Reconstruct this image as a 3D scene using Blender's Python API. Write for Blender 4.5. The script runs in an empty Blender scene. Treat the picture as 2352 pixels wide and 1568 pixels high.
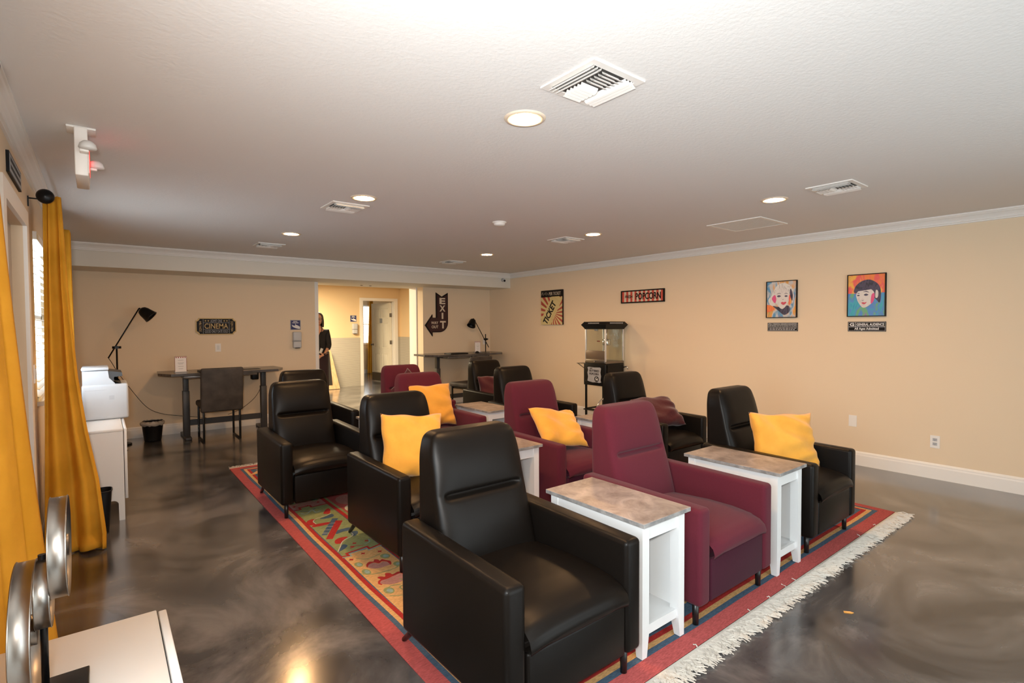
import bpy, bmesh, math, random
from mathutils import Vector, Matrix
random.seed(7)
S = bpy.context.scene
COL = S.collection
PI = math.pi
# ------------------------------------------------------------------ camera
CAMH = 1.4524
yaw, pit, rol = 0.6681, 0.0295, -0.0050
fw = Vector((math.sin(yaw)*math.cos(pit), math.cos(yaw)*math.cos(pit), -math.sin(pit)))
rt = Vector((math.cos(yaw), -math.sin(yaw), 0)); up = rt.cross(fw)
R_ = rt*math.cos(rol)+up*math.sin(rol); U_ = -rt*math.sin(rol)+up*math.cos(rol)
cd = bpy.data.cameras.new('camera'); cam = bpy.data.objects.new('camera', cd); COL.objects.link(cam)
cam.matrix_world = Matrix(((R_.x, U_.x, -fw.x, 0), (R_.y, U_.y, -fw.y, 0), (R_.z, U_.z, -fw.z, CAMH), (0, 0, 0, 1)))
cd.sensor_width = 36; cd.lens = 1197.7/2352*36; cd.clip_start = 0.02
S.camera = cam
# ------------------------------------------------------------------ world, lights, exposure
w = bpy.data.worlds.new('sky'); S.world = w; w.use_nodes = True
bg = w.node_tree.nodes['Background']; bg.inputs[0].default_value = (0.80, 0.90, 1.0, 1); bg.inputs[1].default_value = 2.2
S.view_settings.view_transform = 'Standard'; S.view_settings.look = 'None'
S.view_settings.exposure = 0.55; S.view_settings.gamma = 1.0; S.view_settings.use_curve_mapping = False
def area(name, loc, rot, sx, sy, power, col, spread=PI):
    l = bpy.data.lights.new(name, 'AREA'); l.shape = 'RECTANGLE'; l.size = sx; l.size_y = sy; l.energy = power; l.color = col; l.spread = spread
    o = bpy.data.objects.new(name, l); COL.objects.link(o); o.location = loc; o.rotation_euler = rot; return o
area('daylight_window_blinds', (-0.50, 5.12, 1.52), (0, -PI/2-0.45, 0), 1.1, 1.1, 24, (0.72, 0.85, 1.0))
area('daylight_window_curtain', (-0.50, 0.60, 1.40), (0, -PI/2, 0), 1.2, 1.3, 48, (0.74, 0.86, 1.0))
area('added_front_fill', (2.6, -1.55, 1.1), (PI/2, 0, 0), 3.0, 2.0, 25, (0.95, 0.97, 1.0))  # added soft frontal fill, coming in from behind the camera
area('daylight_far_room', (6.35, 15.75, 1.5), (-PI/2, 0, 0), 0.9, 1.2, 22, (0.95, 0.97, 1.0))
area('hall_fixture_light', (3.0, 10.6, 2.40), (0, 0, 0), 1.2, 1.2, 190, (1.0, 0.82, 0.54))
# photographer's flash on the camera: a bounce head turned to the ceiling and a weak direct one
sp = bpy.data.lights.new('flash_bounce', 'SPOT'); sp.energy = 15; sp.spot_size = math.radians(150); sp.spot_blend = 1.0; sp.shadow_soft_size = 0.08; sp.color = (0.84, 0.92, 1.0)
so = bpy.data.objects.new('flash_bounce', sp); COL.objects.link(so); so.location = (0.05, -0.12, 1.30); so.rotation_euler = (math.radians(180-12), 0, math.radians(-45))
fl = bpy.data.lights.new('flash_direct', 'SPOT'); fl.energy = 210; fl.spot_size = math.radians(118); fl.spot_blend = 1.0; fl.shadow_soft_size = 0.05; fl.color = (1.0, 0.97, 0.93)
fo = bpy.data.objects.new('flash_direct', fl); COL.objects.link(fo); fo.location = (-0.08, -0.05, 1.58)
fo.rotation_euler = (math.radians(94), 0, -yaw)

# ------------------------------------------------------------------ materials
MATS = {}
def nm(name, base, rough=0.5, metal=0.0, spec=0.5, coat=0.0, emit=None, estr=0.0, sheen=0.0, alpha=1.0):
    m = bpy.data.materials.new(name); m.use_nodes = True
    b = m.node_tree.nodes['Principled BSDF']
    b.inputs['Base Color'].default_value = (*base, 1); b.inputs['Roughness'].default_value = rough
    b.inputs['Metallic'].default_value = metal; b.inputs['Specular IOR Level'].default_value = spec
    b.inputs['Coat Weight'].default_value = coat; b.inputs['Sheen Weight'].default_value = sheen
    if emit: b.inputs['Emission Color'].default_value = (*emit, 1); b.inputs['Emission Strength'].default_value = estr
    MATS[name] = m; return m
def N(m, t, **kw):
    n = m.node_tree.nodes.new(t)
    for k, v in kw.items():
        if k in n.inputs: n.inputs[k].default_value = v
        else: setattr(n, k, v)
    return n
def L(m, a, b): m.node_tree.links.new(a, b)
def P(m): return m.node_tree.nodes['Principled BSDF']
def coords(m, scale=(1, 1, 1), rot=(0, 0, 0)):
    t = N(m, 'ShaderNodeTexCoord'); mp = N(m, 'ShaderNodeMapping'); mp.inputs['Scale'].default_value = scale; mp.inputs['Rotation'].default_value = rot
    L(m, t.outputs['Object'], mp.inputs['Vector']); return mp.outputs['Vector']
def bump(m, scale, strength, dist=0.002, detail=4, vec=None):
    n = N(m, 'ShaderNodeTexNoise'); n.inputs['Scale'].default_value = scale; n.inputs['Detail'].default_value = detail
    L(m, vec or coords(m), n.inputs['Vector'])
    b = N(m, 'ShaderNodeBump'); b.inputs['Strength'].default_value = strength; b.inputs['Distance'].default_value = dist
    L(m, n.outputs['Fac'], b.inputs['Height']); L(m, b.outputs['Normal'], P(m).inputs['Normal']); return n
def vary(m, c1, c2, scale, detail=4, lo=0.35, hi=0.65, vec=None, dist=0.0, rgh=0.5):
    n = N(m, 'ShaderNodeTexNoise'); n.inputs['Scale'].default_value = scale; n.inputs['Detail'].default_value = detail
    n.inputs['Distortion'].default_value = dist; n.inputs['Roughness'].default_value = rgh
    L(m, vec or coords(m), n.inputs['Vector'])
    r = N(m, 'ShaderNodeValToRGB'); r.color_ramp.elements[0].position = lo; r.color_ramp.elements[1].position = hi
    r.color_ramp.elements[0].color = (*c1, 1); r.color_ramp.elements[1].color = (*c2, 1)
    L(m, n.outputs['Fac'], r.inputs['Fac']); L(m, r.outputs['Color'], P(m).inputs['Base Color']); return r

wallm = nm('wall_paint', (0.76, 0.615, 0.44), 0.75); bump(wallm, 90, 0.12, 0.002)
hallm = nm('hall_paint', (0.78, 0.58, 0.34), 0.7)
ceilm = nm('ceiling_texture', (0.75, 0.73, 0.71), 0.9); bump(ceilm, 60, 0.35, 0.004, 6)
white = nm('white_trim', (0.82, 0.79, 0.75), 0.4)
bulk = nm('bulkhead_paint', (0.72, 0.68, 0.60), 0.6); bump(bulk, 90, 0.1, 0.002)
lacq = nm('white_lacquer', (0.68, 0.675, 0.66), 0.35)
tblw = nm('table_white', (0.73, 0.74, 0.74), 0.35)
floorm = nm('epoxy_floor', (0.06, 0.055, 0.05), 0.20, spec=0.5, coat=0.7); floorm.node_tree.nodes['Principled BSDF'].inputs['Coat Roughness'].default_value = 0.14
vv = coords(floorm, (1, 1, 1), (0, 0, 0.5))
r = vary(floorm, (0.015, 0.016, 0.020), (0.185, 0.170, 0.163), 0.95, 9, 0.36, 0.68, vv, 2.0, 0.58)
e = r.color_ramp.elements.new(0.5); e.color = (0.072, 0.069, 0.070, 1)
n = N(floorm, 'ShaderNodeTexNoise'); n.inputs['Scale'].default_value = 260; n.inputs['Detail'].default_value = 2
L(floorm, coords(floorm), n.inputs['Vector']); b = N(floorm, 'ShaderNodeBump'); b.inputs['Strength'].default_value = 0.05; b.inputs['Distance'].default_value = 0.001
L(floorm, n.outputs['Fac'], b.inputs['Height']); L(floorm, b.outputs['Normal'], P(floorm).inputs['Normal'])
leather = nm('black_leather', (0.0065, 0.005, 0.004), 0.38, spec=0.15); bump(leather, 420, 0.18, 0.001, 3)
plum = nm('plum_fabric', (0.105, 0.018, 0.036), 0.95, spec=0.1, sheen=0.08)
n = vary(plum, (0.072, 0.010, 0.018), (0.120, 0.019, 0.032), 900, 2, 0.3, 0.7); bump(plum, 700, 0.35, 0.0015, 2)
legm = nm('black_leg', (0.008, 0.008, 0.008), 0.35)
yel = nm('yellow_velvet', (0.86, 0.42, 0.045), 0.75, spec=0.2, sheen=0.3); vary(yel, (0.74, 0.33, 0.040), (0.82, 0.39, 0.055), 6, 4); bump(yel, 18, 0.45, 0.010, 5)
burg = nm('burgundy_velvet', (0.060, 0.006, 0.011), 0.7, spec=0.2, sheen=0.3); bump(burg, 16, 0.4, 0.010)
curt = nm('mustard_curtain', (0.72, 0.36, 0.03), 0.8, spec=0.2)
vary(curt, (0.58, 0.275, 0.018), (0.70, 0.34, 0.030), 5, 5); bump(curt, 14, 0.35, 0.01, 5)
# thin cloth lets some light through
tr = N(curt, 'ShaderNodeBsdfTranslucent'); tr.inputs['Color'].default_value = (0.85, 0.42, 0.03, 1)
mx = N(curt, 'ShaderNodeMixShader'); mx.inputs[0].default_value = 0.10
out = curt.node_tree.nodes['Material Output']; L(curt, P(curt).outputs[0], mx.inputs[1]); L(curt, tr.outputs[0], mx.inputs[2]); L(curt, mx.outputs[0], out.inputs['Surface'])
conc = nm('concrete_laminate', (0.3, 0.26, 0.24), 0.32)
r = vary(conc, (0.17, 0.140, 0.125), (0.42, 0.36, 0.33), 9, 9, 0.34, 0.66, None, 0.6, 0.65)
concedge = nm('concrete_edge', (0.24, 0.235, 0.235), 0.5); vary(concedge, (0.17, 0.17, 0.17), (0.32, 0.31, 0.30), 25, 5)
black = nm('black_metal', (0.004, 0.004, 0.0045), 0.35, spec=0.25)
blackp = nm('black_plastic', (0.006, 0.006, 0.007), 0.4, spec=0.25)
steel = nm('brushed_steel', (0.24, 0.215, 0.19), 0.34, metal=1.0); 
chrome = nm('chrome', (0.75, 0.75, 0.76), 0.12, metal=1.0)
alum = nm('aluminium', (0.70, 0.71, 0.73), 0.35, metal=0.6)
deskm = nm('grey_desk', (0.075, 0.068, 0.064), 0.22); vary(deskm, (0.055, 0.05, 0.048), (0.11, 0.10, 0.095), 5, 5, vec=coords(deskm, (1, 12, 1)))
deskleg = nm('grey_steel_leg', (0.040, 0.039, 0.041), 0.45)
suede = nm('dark_suede', (0.040, 0.034, 0.030), 0.65); vary(suede, (0.028, 0.024, 0.021), (0.060, 0.050, 0.045), 7, 5)
darkp = nm('dark_panel', (0.015, 0.013, 0.012), 0.5)
glass = bpy.data.materials.new('clear_glass'); glass.use_nodes = True; MATS['glass'] = glass
g = glass.node_tree; g.nodes.remove(g.nodes['Principled BSDF'])
ta = N(glass, 'ShaderNodeBsdfTransparent'); ta.inputs[0].default_value = (0.95, 0.97, 0.95, 1); ga = N(glass, 'ShaderNodeBsdfGlossy'); ga.inputs['Roughness'].default_value = 0.02
mg = N(glass, 'ShaderNodeMixShader'); mg.inputs[0].default_value = 0.07
L(glass, ta.outputs[0], mg.inputs[1]); L(glass, ga.outputs[0], mg.inputs[2]); L(glass, mg.outputs[0], g.nodes['Material Output'].inputs['Surface'])
lampm = nm('lit_diffuser', (1, 0.9, 0.75), 0.5, emit=(1.0, 0.56, 0.24), estr=300)
ring = nm('lamp_trim', (0.78, 0.66, 0.52), 0.4)
printw = nm('printer_white', (0.50, 0.51, 0.525), 0.4)
printd = nm('printer_dark', (0.03, 0.032, 0.035), 0.35)
printg = nm('printer_grey', (0.45, 0.46, 0.48), 0.4)
skin = nm('skin', (0.48, 0.25, 0.17), 0.5); hair = nm('dark_hair', (0.012, 0.007, 0.005), 0.45)
cloth = nm('black_cloth', (0.008, 0.007, 0.009), 0.85); skirt = nm('plum_skirt', (0.022, 0.008, 0.014), 0.85)
woodm = nm('pine_wood', (0.62, 0.42, 0.23), 0.55); vary(woodm, (0.52, 0.34, 0.17), (0.70, 0.48, 0.27), 4, 4, vec=coords(woodm, (6, 6, 1)))
doorw = nm('door_paint', (0.78, 0.73, 0.62), 0.4)
blindm = nm('blind_slat', (0.85, 0.85, 0.83), 0.5)
navy = nm('navy', (0.012, 0.018, 0.12), 0.45); paper = nm('paper', (0.86, 0.83, 0.82), 0.5); purew = nm('sign_white', (0.72, 0.72, 0.72), 0.5)
signb = nm('sign_black', (0.006, 0.005, 0.006), 0.5, spec=0.2); gold = nm('sign_gold', (0.55, 0.38, 0.14), 0.45); greyl = nm('sign_grey', (0.32, 0.33, 0.35), 0.5)
maroon = nm('sign_maroon', (0.035, 0.008, 0.010), 0.5); cream = nm('sign_cream', (0.66, 0.56, 0.44), 0.5); tan = nm('ticket_tan', (0.62, 0.52, 0.25), 0.55)
brick = nm('sign_red', (0.38, 0.055, 0.035), 0.55); coral = nm('stripe_red', (0.55, 0.075, 0.05), 0.5)
grain = nm('wainscot_tile', (0.42, 0.39, 0.33), 0.5)
wv = N(grain, 'ShaderNodeTexWave'); wv.bands_direction = 'Z'; wv.inputs['Scale'].default_value = 14; wv.inputs['Distortion'].default_value = 1.6; wv.inputs['Detail'].default_value = 3; wv.inputs['Detail Scale'].default_value = 0.6
L(grain, coords(grain), wv.inputs['Vector']); rr = N(grain, 'ShaderNodeValToRGB'); rr.color_ramp.elements[0].color = (0.30, 0.28, 0.24, 1); rr.color_ramp.elements[1].color = (0.50, 0.46, 0.39, 1)
rr.color_ramp.elements[0].position = 0.0; rr.color_ramp.elements[1].position = 0.5
L(grain, wv.outputs['Fac'], rr.inputs['Fac']); L(grain, rr.outputs['Color'], P(grain).inputs['Base Color'])
bagm = nm('bin_liner', (0.35, 0.32, 0.29), 0.25, spec=0.6)
redglow = nm('exit_red', (0.6, 0.02, 0.02), 0.4, emit=(1, 0.04, 0.03), estr=1.6)

def catmull(pts, n_=5, closed=False):
    pts = [Vector(p) for p in pts]; o_ = []; k = len(pts); g_ = (lambda i: pts[i % k]) if closed else (lambda i: pts[min(max(i, 0), k-1)])
    for i in range(k if closed else k-1):
        p0, p1, p2, p3 = g_(i-1), g_(i), g_(i+1), g_(i+2)
        for s_ in range(n_):
            t_ = s_/n_; o_.append(0.5*((2*p1)+(-p0+p2)*t_+(2*p0-5*p1+4*p2-p3)*t_**2+(-p0+3*p1-3*p2+p3)*t_**3))
    if not closed: o_.append(pts[-1])
    return o_
# ------------------------------------------------------------------ builders
class MB:
    def __init__(s): s.bm = bmesh.new(); s.mats = []; s.cur = 0
    def mat(s, m):
        if m not in s.mats: s.mats.append(m)
        s.cur = s.mats.index(m); return s
    def _fin(s, fs, smooth=False):
        for f in fs: f.material_index = s.cur; f.smooth = smooth
    def box(s, a, b, bev=0.0, seg=2, M=None, smooth=None):
        a, b = Vector(a), Vector(b); lo = Vector(map(min, a, b)); hi = Vector(map(max, a, b)); c = (lo+hi)/2; d = hi-lo
        t = bmesh.new(); bmesh.ops.create_cube(t, size=1.0); bmesh.ops.scale(t, vec=d, verts=t.verts); 
        if bev > 0: bmesh.ops.bevel(t, geom=list(t.edges), offset=min(bev, min(d)*0.49), segments=seg, profile=0.5, affect='EDGES')
        bmesh.ops.translate(t, vec=c, verts=t.verts)
        if M: bmesh.ops.transform(t, matrix=M, verts=t.verts)
        s.add(t, bev > 0 if smooth is None else smooth); return s
    def add(s, t, smooth=False):
        me = bpy.data.meshes.new('t'); t.to_mesh(me); t.free(); k = len(s.bm.faces); s.bm.from_mesh(me); bpy.data.meshes.remove(me)
        s.bm.faces.ensure_lookup_table()
        s._fin(s.bm.faces[k:], smooth)
    def cyl(s, p0, p1, r0, r1=None, n=16, cap=True, smooth=True):
        p0, p1 = Vector(p0), Vector(p1); r1 = r0 if r1 is None else r1
        z = (p1-p0).normalized(); x = z.orthogonal().normalized(); y = z.cross(x)
        A = [s.bm.verts.new(p0+(x*math.cos(2*PI*i/n)+y*math.sin(2*PI*i/n))*r0) for i in range(n)]
        B = [s.bm.verts.new(p1+(x*math.cos(2*PI*i/n)+y*math.sin(2*PI*i/n))*r1) for i in range(n)]
        fs = [s.bm.faces.new((A[i], A[(i+1) % n], B[(i+1) % n], B[i])) for i in range(n)]
        s._fin(fs, smooth)
        if cap: s._fin([s.bm.faces.new(A[::-1]), s.bm.faces.new(B)])
        return s
    def lathe(s, prof, c=(0, 0, 0), n=24, axis='z', smooth=True):
        c = Vector(c); rows = []
        for (r, h) in prof:
            row = []
            for i in range(n):
                a = 2*PI*i/n; v = {'z': Vector((r*math.cos(a), r*math.sin(a), h)), 'x': Vector((h, r*math.cos(a), r*math.sin(a))), 'y': Vector((r*math.sin(a), h, r*math.cos(a)))}[axis]
                row.append(s.bm.verts.new(c+v))
            rows.append(row)
        fs = []
        for a, b in zip(rows, rows[1:]):
            for i in range(n): fs.append(s.bm.faces.new((a[i], a[(i+1) % n], b[(i+1) % n], b[i])))
        s._fin(fs, smooth); return s
    def tube(s, pts, r, n=8, closed=False):
        pts = [Vector(p) for p in pts]; rows = []; m = len(pts); pn = None
        for i, p in enumerate(pts):
            if closed: t = (pts[(i+1) % m]-pts[i-1]).normalized()
            else: t = (pts[min(i+1, m-1)]-pts[max(i-1, 0)]).normalized()
            x = t.orthogonal().normalized() if pn is None else (pn-t*pn.dot(t)).normalized()
            pn = x; y = t.cross(x); rows.append([s.bm.verts.new(p+(x*math.cos(2*PI*k/n)+y*math.sin(2*PI*k/n))*r) for k in range(n)])
        fs = []
        rng = range(m) if closed else range(m-1)
        for i in rng:
            a, b = rows[i], rows[(i+1) % m]
            for k in range(n): fs.append(s.bm.faces.new((a[k], a[(k+1) % n], b[(k+1) % n], b[k])))
        if not closed: fs += [s.bm.faces.new(rows[0][::-1]), s.bm.faces.new(rows[-1])]
        s._fin(fs, True); return s
    def prism(s, poly, f, d, smooth=False):
        """poly of 2D points, f maps (u,v)->Vector, d extrusion vector"""
        d = Vector(d); A = [s.bm.verts.new(f(u, v)) for u, v in poly]; B = [s.bm.verts.new(f(u, v)+d) for u, v in poly]; n = len(poly)
        fs = [s.bm.faces.new(A), s.bm.faces.new(B[::-1])]+[s.bm.faces.new((A[i], B[i], B[(i+1) % n], A[(i+1) % n])) for i in range(n)]
        s._fin(fs, smooth); return s
    def grid(s, fn, nu, nv, smooth=True, closeu=False):
        V = [[s.bm.verts.new(fn(i/(nu if closeu else nu-1), j/(nv-1))) for j in range(nv)] for i in range(nu)]
        fs = []
        for i in range(nu if closeu else nu-1):
            for j in range(nv-1): fs.append(s.bm.faces.new((V[i][j], V[(i+1) % nu][j], V[(i+1) % nu][j+1], V[i][j+1])))
        s._fin(fs, smooth); return s
    def flat(s, pts):
        f = s.bm.faces.new([s.bm.verts.new(Vector(p)) for p in pts])
        f.normal_update()
        s._fin([f]); return s
    def frame(s, a, b, c, d, w_, f, dv):
        dv = Vector(dv); O_ = [(a, c), (b, c), (b, d), (a, d)]; I_ = [(a+w_, c+w_), (b-w_, c+w_), (b-w_, d-w_), (a+w_, d-w_)]
        V = [[s.bm.verts.new(f(u, v)+o) for u, v in P_] for P_, o in ((O_, Vector()), (I_, Vector()), (I_, dv), (O_, dv))]; fs = []
        for k in range(4):
            for i in range(4): fs.append(s.bm.faces.new((V[k][i], V[k][(i+1) % 4], V[(k+1) % 4][(i+1) % 4], V[(k+1) % 4][i])))
        s._fin(fs); return s
    def build(s, name, parent=None, recalc=True):
        if recalc: bmesh.ops.recalc_face_normals(s.bm, faces=s.bm.faces)
        me = bpy.data.meshes.new(name); s.bm.to_mesh(me); s.bm.free()
        for m in s.mats: me.materials.append(m)
        o = bpy.data.objects.new(name, me); COL.objects.link(o)
        if parent: o.parent = parent
        return o
def mb(m): x = MB(); x.mat(m); return x
def tag(o, label, cat, group=None):
    o['label'] = label; o['category'] = cat
    if group: o['group'] = group
    return o
def struct(o): o['kind'] = 'structure'; return o
def thing(name, label, cat, loc=(0, 0, 0), rz=0, group=None):
    o = bpy.data.objects.new(name, None); COL.objects.link(o); o.location = loc; o.rotation_euler = (0, 0, rz); return tag(o, label, cat, group)
def copy_tree(o, parent=None):
    c = o.copy(); COL.objects.link(c)
    if parent: c.parent = parent
    for ch in list(o.children): copy_tree(ch, c)
    return c
def text(s, size, mat, org, xd, yd, parent=None, name='lettering', ext=0.0006, width=None, align='CENTER', bold=0.0, squash=None):
    cu = bpy.data.curves.new('txt', 'FONT'); cu.body = s; cu.size = size; cu.align_x = align; cu.align_y = 'CENTER'; cu.extrude = ext; cu.offset = bold; cu.resolution_u = 3
    o = bpy.data.objects.new('txt', cu); COL.objects.link(o)
    dg = bpy.context.evaluated_depsgraph_get(); dg.update()
    me = bpy.data.meshes.new_from_object(o.evaluated_get(dg)); bpy.data.objects.remove(o); bpy.data.curves.remove(cu)
    xs = [v.co.x for v in me.vertices]; ys = [v.co.y for v in me.vertices]
    if xs:
        cx, cy = (min(xs)+max(xs))/2, (min(ys)+max(ys))/2; k = width/(max(xs)-min(xs)) if width else 1.0; q = squash/(max(ys)-min(ys)) if squash else 1.0
        xd, yd = Vector(xd).normalized(), Vector(yd).normalized(); zd = xd.cross(yd); org = Vector(org)
        for v in me.vertices:
            co = v.co.copy(); v.co = org+xd*((co.x-cx)*k)+yd*((co.y-cy)*q)+zd*co.z
    me.materials.clear(); me.materials.append(mat)
    ob = bpy.data.objects.new(name, me); COL.objects.link(ob)
    if parent: ob.parent = parent
    return ob

# ------------------------------------------------------------------ room shell
XL, XR, YN, YB, YW, H, ZS = -0.33, 6.12, -1.4, 7.80, 8.466, 2.44, 2.17
YH, YF = 12.42, 15.6
struct(mb(floorm).box((XL-0.3, YN-0.3, -0.1), (7.6, YF+0.3, 0)).build('floor'))
struct(mb(ceilm).box((XL-0.3, YN-0.3, H), (7.6, YF+0.3, H+0.1)).build('ceiling'))
# left wall with two windows and a door opening
m = mb(wallm)
WIN1 = (4.56, 5.68, 0.98, 2.08); WIN2 = (-0.1, 1.30, 0.75, 2.05); DR1 = (3.20, 4.02, 0.0, 2.03)
ys = [YN-0.15, WIN2[0], WIN2[1], DR1[0], DR1[1], WIN1[0], WIN1[1], YF]
for i in range(len(ys)-1):
    a, b = ys[i], ys[i+1]
    hole = {1: WIN2, 3: DR1, 5: WIN1}.get(i)
    if hole:
        if hole[2] > 0: m.box((XL-0.14, a, 0), (XL, b, hole[2]))
        m.box((XL-0.14, a, hole[3]), (XL, b, H))
    else: m.box((XL-0.14, a, 0), (XL, b, H))
struct(m.build('wall_left'))
struct(mb(wallm).box((XR, YN-0.15, 0), (XR+0.14, YH, H)).build('wall_right'))
PD = (1.1, 4.1, 0.0, 2.1)  # opening added in the unseen front wall to admit the fill light
m = mb(wallm); m.box((XL, YN-0.14, 0), (PD[0], YN, H)).box((PD[1], YN-0.14, 0), (XR, YN, H)).box((PD[0], YN-0.14, PD[3]), (PD[1], YN, H))
struct(m.build('wall_front'))
m = mb(wallm); m.box((XL, YW, 0), (2.69, YW+0.16, ZS)).box((4.62, YW, 0), (XR, YW+0.22, ZS)); struct(m.build('wall_back'))
struct(mb(bulk).box((XL, YB, ZS), (XR, YW+0.50, H)).build('wall_bulkhead'))
m = mb(white); m.box((2.688, YW-0.004, 0), (2.742, YW+0.168, ZS)); struct(m.build('trim_1'))
m = mb(white); m.box((4.60, 8.69, 0), (4.76, 8.96, ZS)).box((4.585, 8.67, 0), (4.775, 8.985, 0.12)); struct(m.build('trim_2'))
# hallway and the room past its door
D2 = (5.10, 5.95, 0.0, 2.10)
m = mb(hallm); m.box((0.6, YH, 0), (D2[0], YH+0.12, H)).box((D2[1], YH, 0), (XR+0.14, YH+0.12, H)).box((D2[0], YH, D2[3]), (D2[1], YH+0.12, H)); struct(m.build('wall_hall'))
struct(mb(hallm).box((0.6, YW+0.16, 0), (0.74, YH, H)).build('wall_hall_left'))
m = mb(hallm); m.box((XR-0.01, 8.99, 0), (XR, YH, H)); struct(m.build('wall_hall_right'))
m = mb(grain); m.box((0.74, YH-0.015, 0), (D2[0]-0.085, YH, 1.19)).box((D2[1]+0.085, YH-0.015, 0), (XR-0.01, YH, 1.19)).box((XR-0.025, 8.99, 0), (XR-0.01, YH-0.015, 1.19)); struct(m.build('trim_3'))
W3 = (5.85, 6.85, 0.93, 2.13)
m = mb(hallm); m.box((4.2, YF, 0), (W3[0], YF+0.12, H)).box((W3[1], YF, 0), (7.5, YF+0.12, H)).box((W3[0], YF, 0), (W3[1], YF+0.12, W3[2])).box((W3[0], YF, W3[3]), (W3[1], YF+0.12, H)); struct(m.build('wall_far_room'))
m = mb(hallm); m.box((4.2, YH+0.12, 0), (4.32, YF, H)).box((7.4, YH+0.12, 0), (7.5, YF, H)); struct(m.build('wall_far_room_sides'))
m = mb(white); m.box((4.32, YF-0.015, 0), (7.4, YF, 0.12)); struct(m.build('baseboard_far_room'))
# crown and baseboards
def profile_run(pts, prof, name, mat=white):
    """pts: two ends + inward direction; prof (out, z)"""
    a, b, d = [Vector(p) for p in pts]; mm = mb(mat); n = len(prof)
    A = [mm.bm.verts.new(a+d*o+Vector((0, 0, z))) for o, z in prof]; B = [mm.bm.verts.new(b+d*o+Vector((0, 0, z))) for o, z in prof]
    for i in range(n): mm.bm.faces.new((A[i], A[(i+1) % n], B[(i+1) % n], B[i]))
    mm.bm.faces.new(A); mm.bm.faces.new(B[::-1]); return struct(mm.build(name))
crown = [(0, H), (0.062, H), (0.062, H-0.012), (0.055, H-0.016), (0.050, H-0.024), (0.036, H-0.034), (0.024, H-0.050), (0.018, H-0.062), (0.018, H-0.070), (0.010, H-0.074), (0.010, H-0.084), (0, H-0.088)]
base = [(0, 0), (0.016, 0), (0.016, 0.105), (0.012, 0.118), (0.012, 0.128), (0.006, 0.138), (0, 0.145)]
profile_run([(XR, YN, 0), (XR, YB, 0), (-1, 0, 0)], crown, 'trim_4')
profile_run([(XL, YB, 0), (XR, YB, 0), (0, -1, 0)], crown, 'trim_5')
profile_run([(XL, YN, 0), (XL, YB, 0), (1, 0, 0)], crown, 'trim_6')
profile_run([(XR, YN, 0), (XR, YW, 0), (-1, 0, 0)], base, 'baseboard_right')
profile_run([(XL, YW, 0), (2.69, YW, 0), (0, -1, 0)], base, 'baseboard_back_left')
profile_run([(4.62, YW, 0), (XR, YW, 0), (0, -1, 0)], base, 'baseboard_back_right')
profile_run([(XL, DR1[1]+0.1, 0), (XL, YW, 0), (1, 0, 0)], base, 'baseboard_left')
# windows
def window(name, axis, y0, y1, z0, z1, pos, inward):
    """frame ring + mullion + pane; axis 'x': window in a wall x=const"""
    def q(u, d, z): return (pos+inward*d, u, z) if axis == 'x' else (u, pos+inward*d, z)
    m = mb(white); t = 0.05
    for (a, b, c, d) in ((y0, y1, z0, z0+t), (y0, y1, z1-t, z1), (y0, y0+t, z0, z1), (y1-t, y1, z0, z1), (y0, y1, (z0+z1)/2-0.02, (z0+z1)/2+0.02)):
        m.box(q(a, -0.10, c), q(b, -0.04, d))
    m.box(q(y0-0.03, -0.05, z0-0.03), q(y1+0.03, 0.03, z0))
    fr = struct(m.build(name))
    g_ = mb(glass); g_.box(q(y0+t, -0.075, z0+t), q(y1-t, -0.070, z1-t)); g_.build('pane', fr); return fr
window('window_1', 'x', *WIN1, XL, 1)
window('window_2', 'x', *WIN2, XL, 1)
window('window_3', 'y', *W3, YF, -1)
window('window_4_added', 'y', PD[0], PD[1], 0.03, PD[3], YN, 1)  # unseen glazing behind the camera, added along with the front fill
def blinds(name, label, axis, y0, y1, z0, z1, pos, inward, tilt):
    def q(u, d, z): return Vector((pos+inward*d, u, z)) if axis == 'x' else Vector((u, pos+inward*d, z))
    t = thing(name, label, 'window blind', q((y0+y1)/2, 0, z0))
    off = -t.location
    s = mb(blindm); k = int((z1-z0-0.06)/0.05)
    for i in range(k):
        z = z0+0.03+i*0.05; c, sn = 0.024*math.cos(tilt), 0.024*math.sin(tilt)
        pts = [q(y0+0.01, -0.012-c, z-sn), q(y1-0.01, -0.012-c, z-sn), q(y1-0.01, -0.012+c, z+sn), q(y0+0.01, -0.012+c, z+sn)]
        vs = [s.bm.verts.new(p+off) for p in pts]+[s.bm.verts.new(p+off+Vector((0, 0, 0.003))) for p in pts]
        for f in ((0, 1, 2, 3), (7, 6, 5, 4), (0, 4, 5, 1), (1, 5, 6, 2), (2, 6, 7, 3), (3, 7, 4, 0)): s.bm.faces.new([vs[i2] for i2 in f])
    s.build('slat_stack', t)
    h = mb(blindm); h.box(q(y0+0.005, -0.04, z1-0.05)+off, q(y1-0.005, 0.02, z1)+off); h.build('headrail', t)
    h = mb(blindm); h.box(q(y0+0.01, -0.03, z0)+off, q(y1-0.01, 0.005, z0+0.02)+off); h.build('bottom_rail', t)
    return t
blinds('window_blind', 'white slatted blind in the sunlit window behind the gathered yellow curtain', 'x', WIN1[0], WIN1[1], WIN1[2], WIN1[3], XL, 1, -0.35)
blinds('window_blind', 'white slatted blind seen through the hallway door opening', 'y', W3[0], W3[1], W3[2], W3[3], YF, -1, -0.35)
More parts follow.
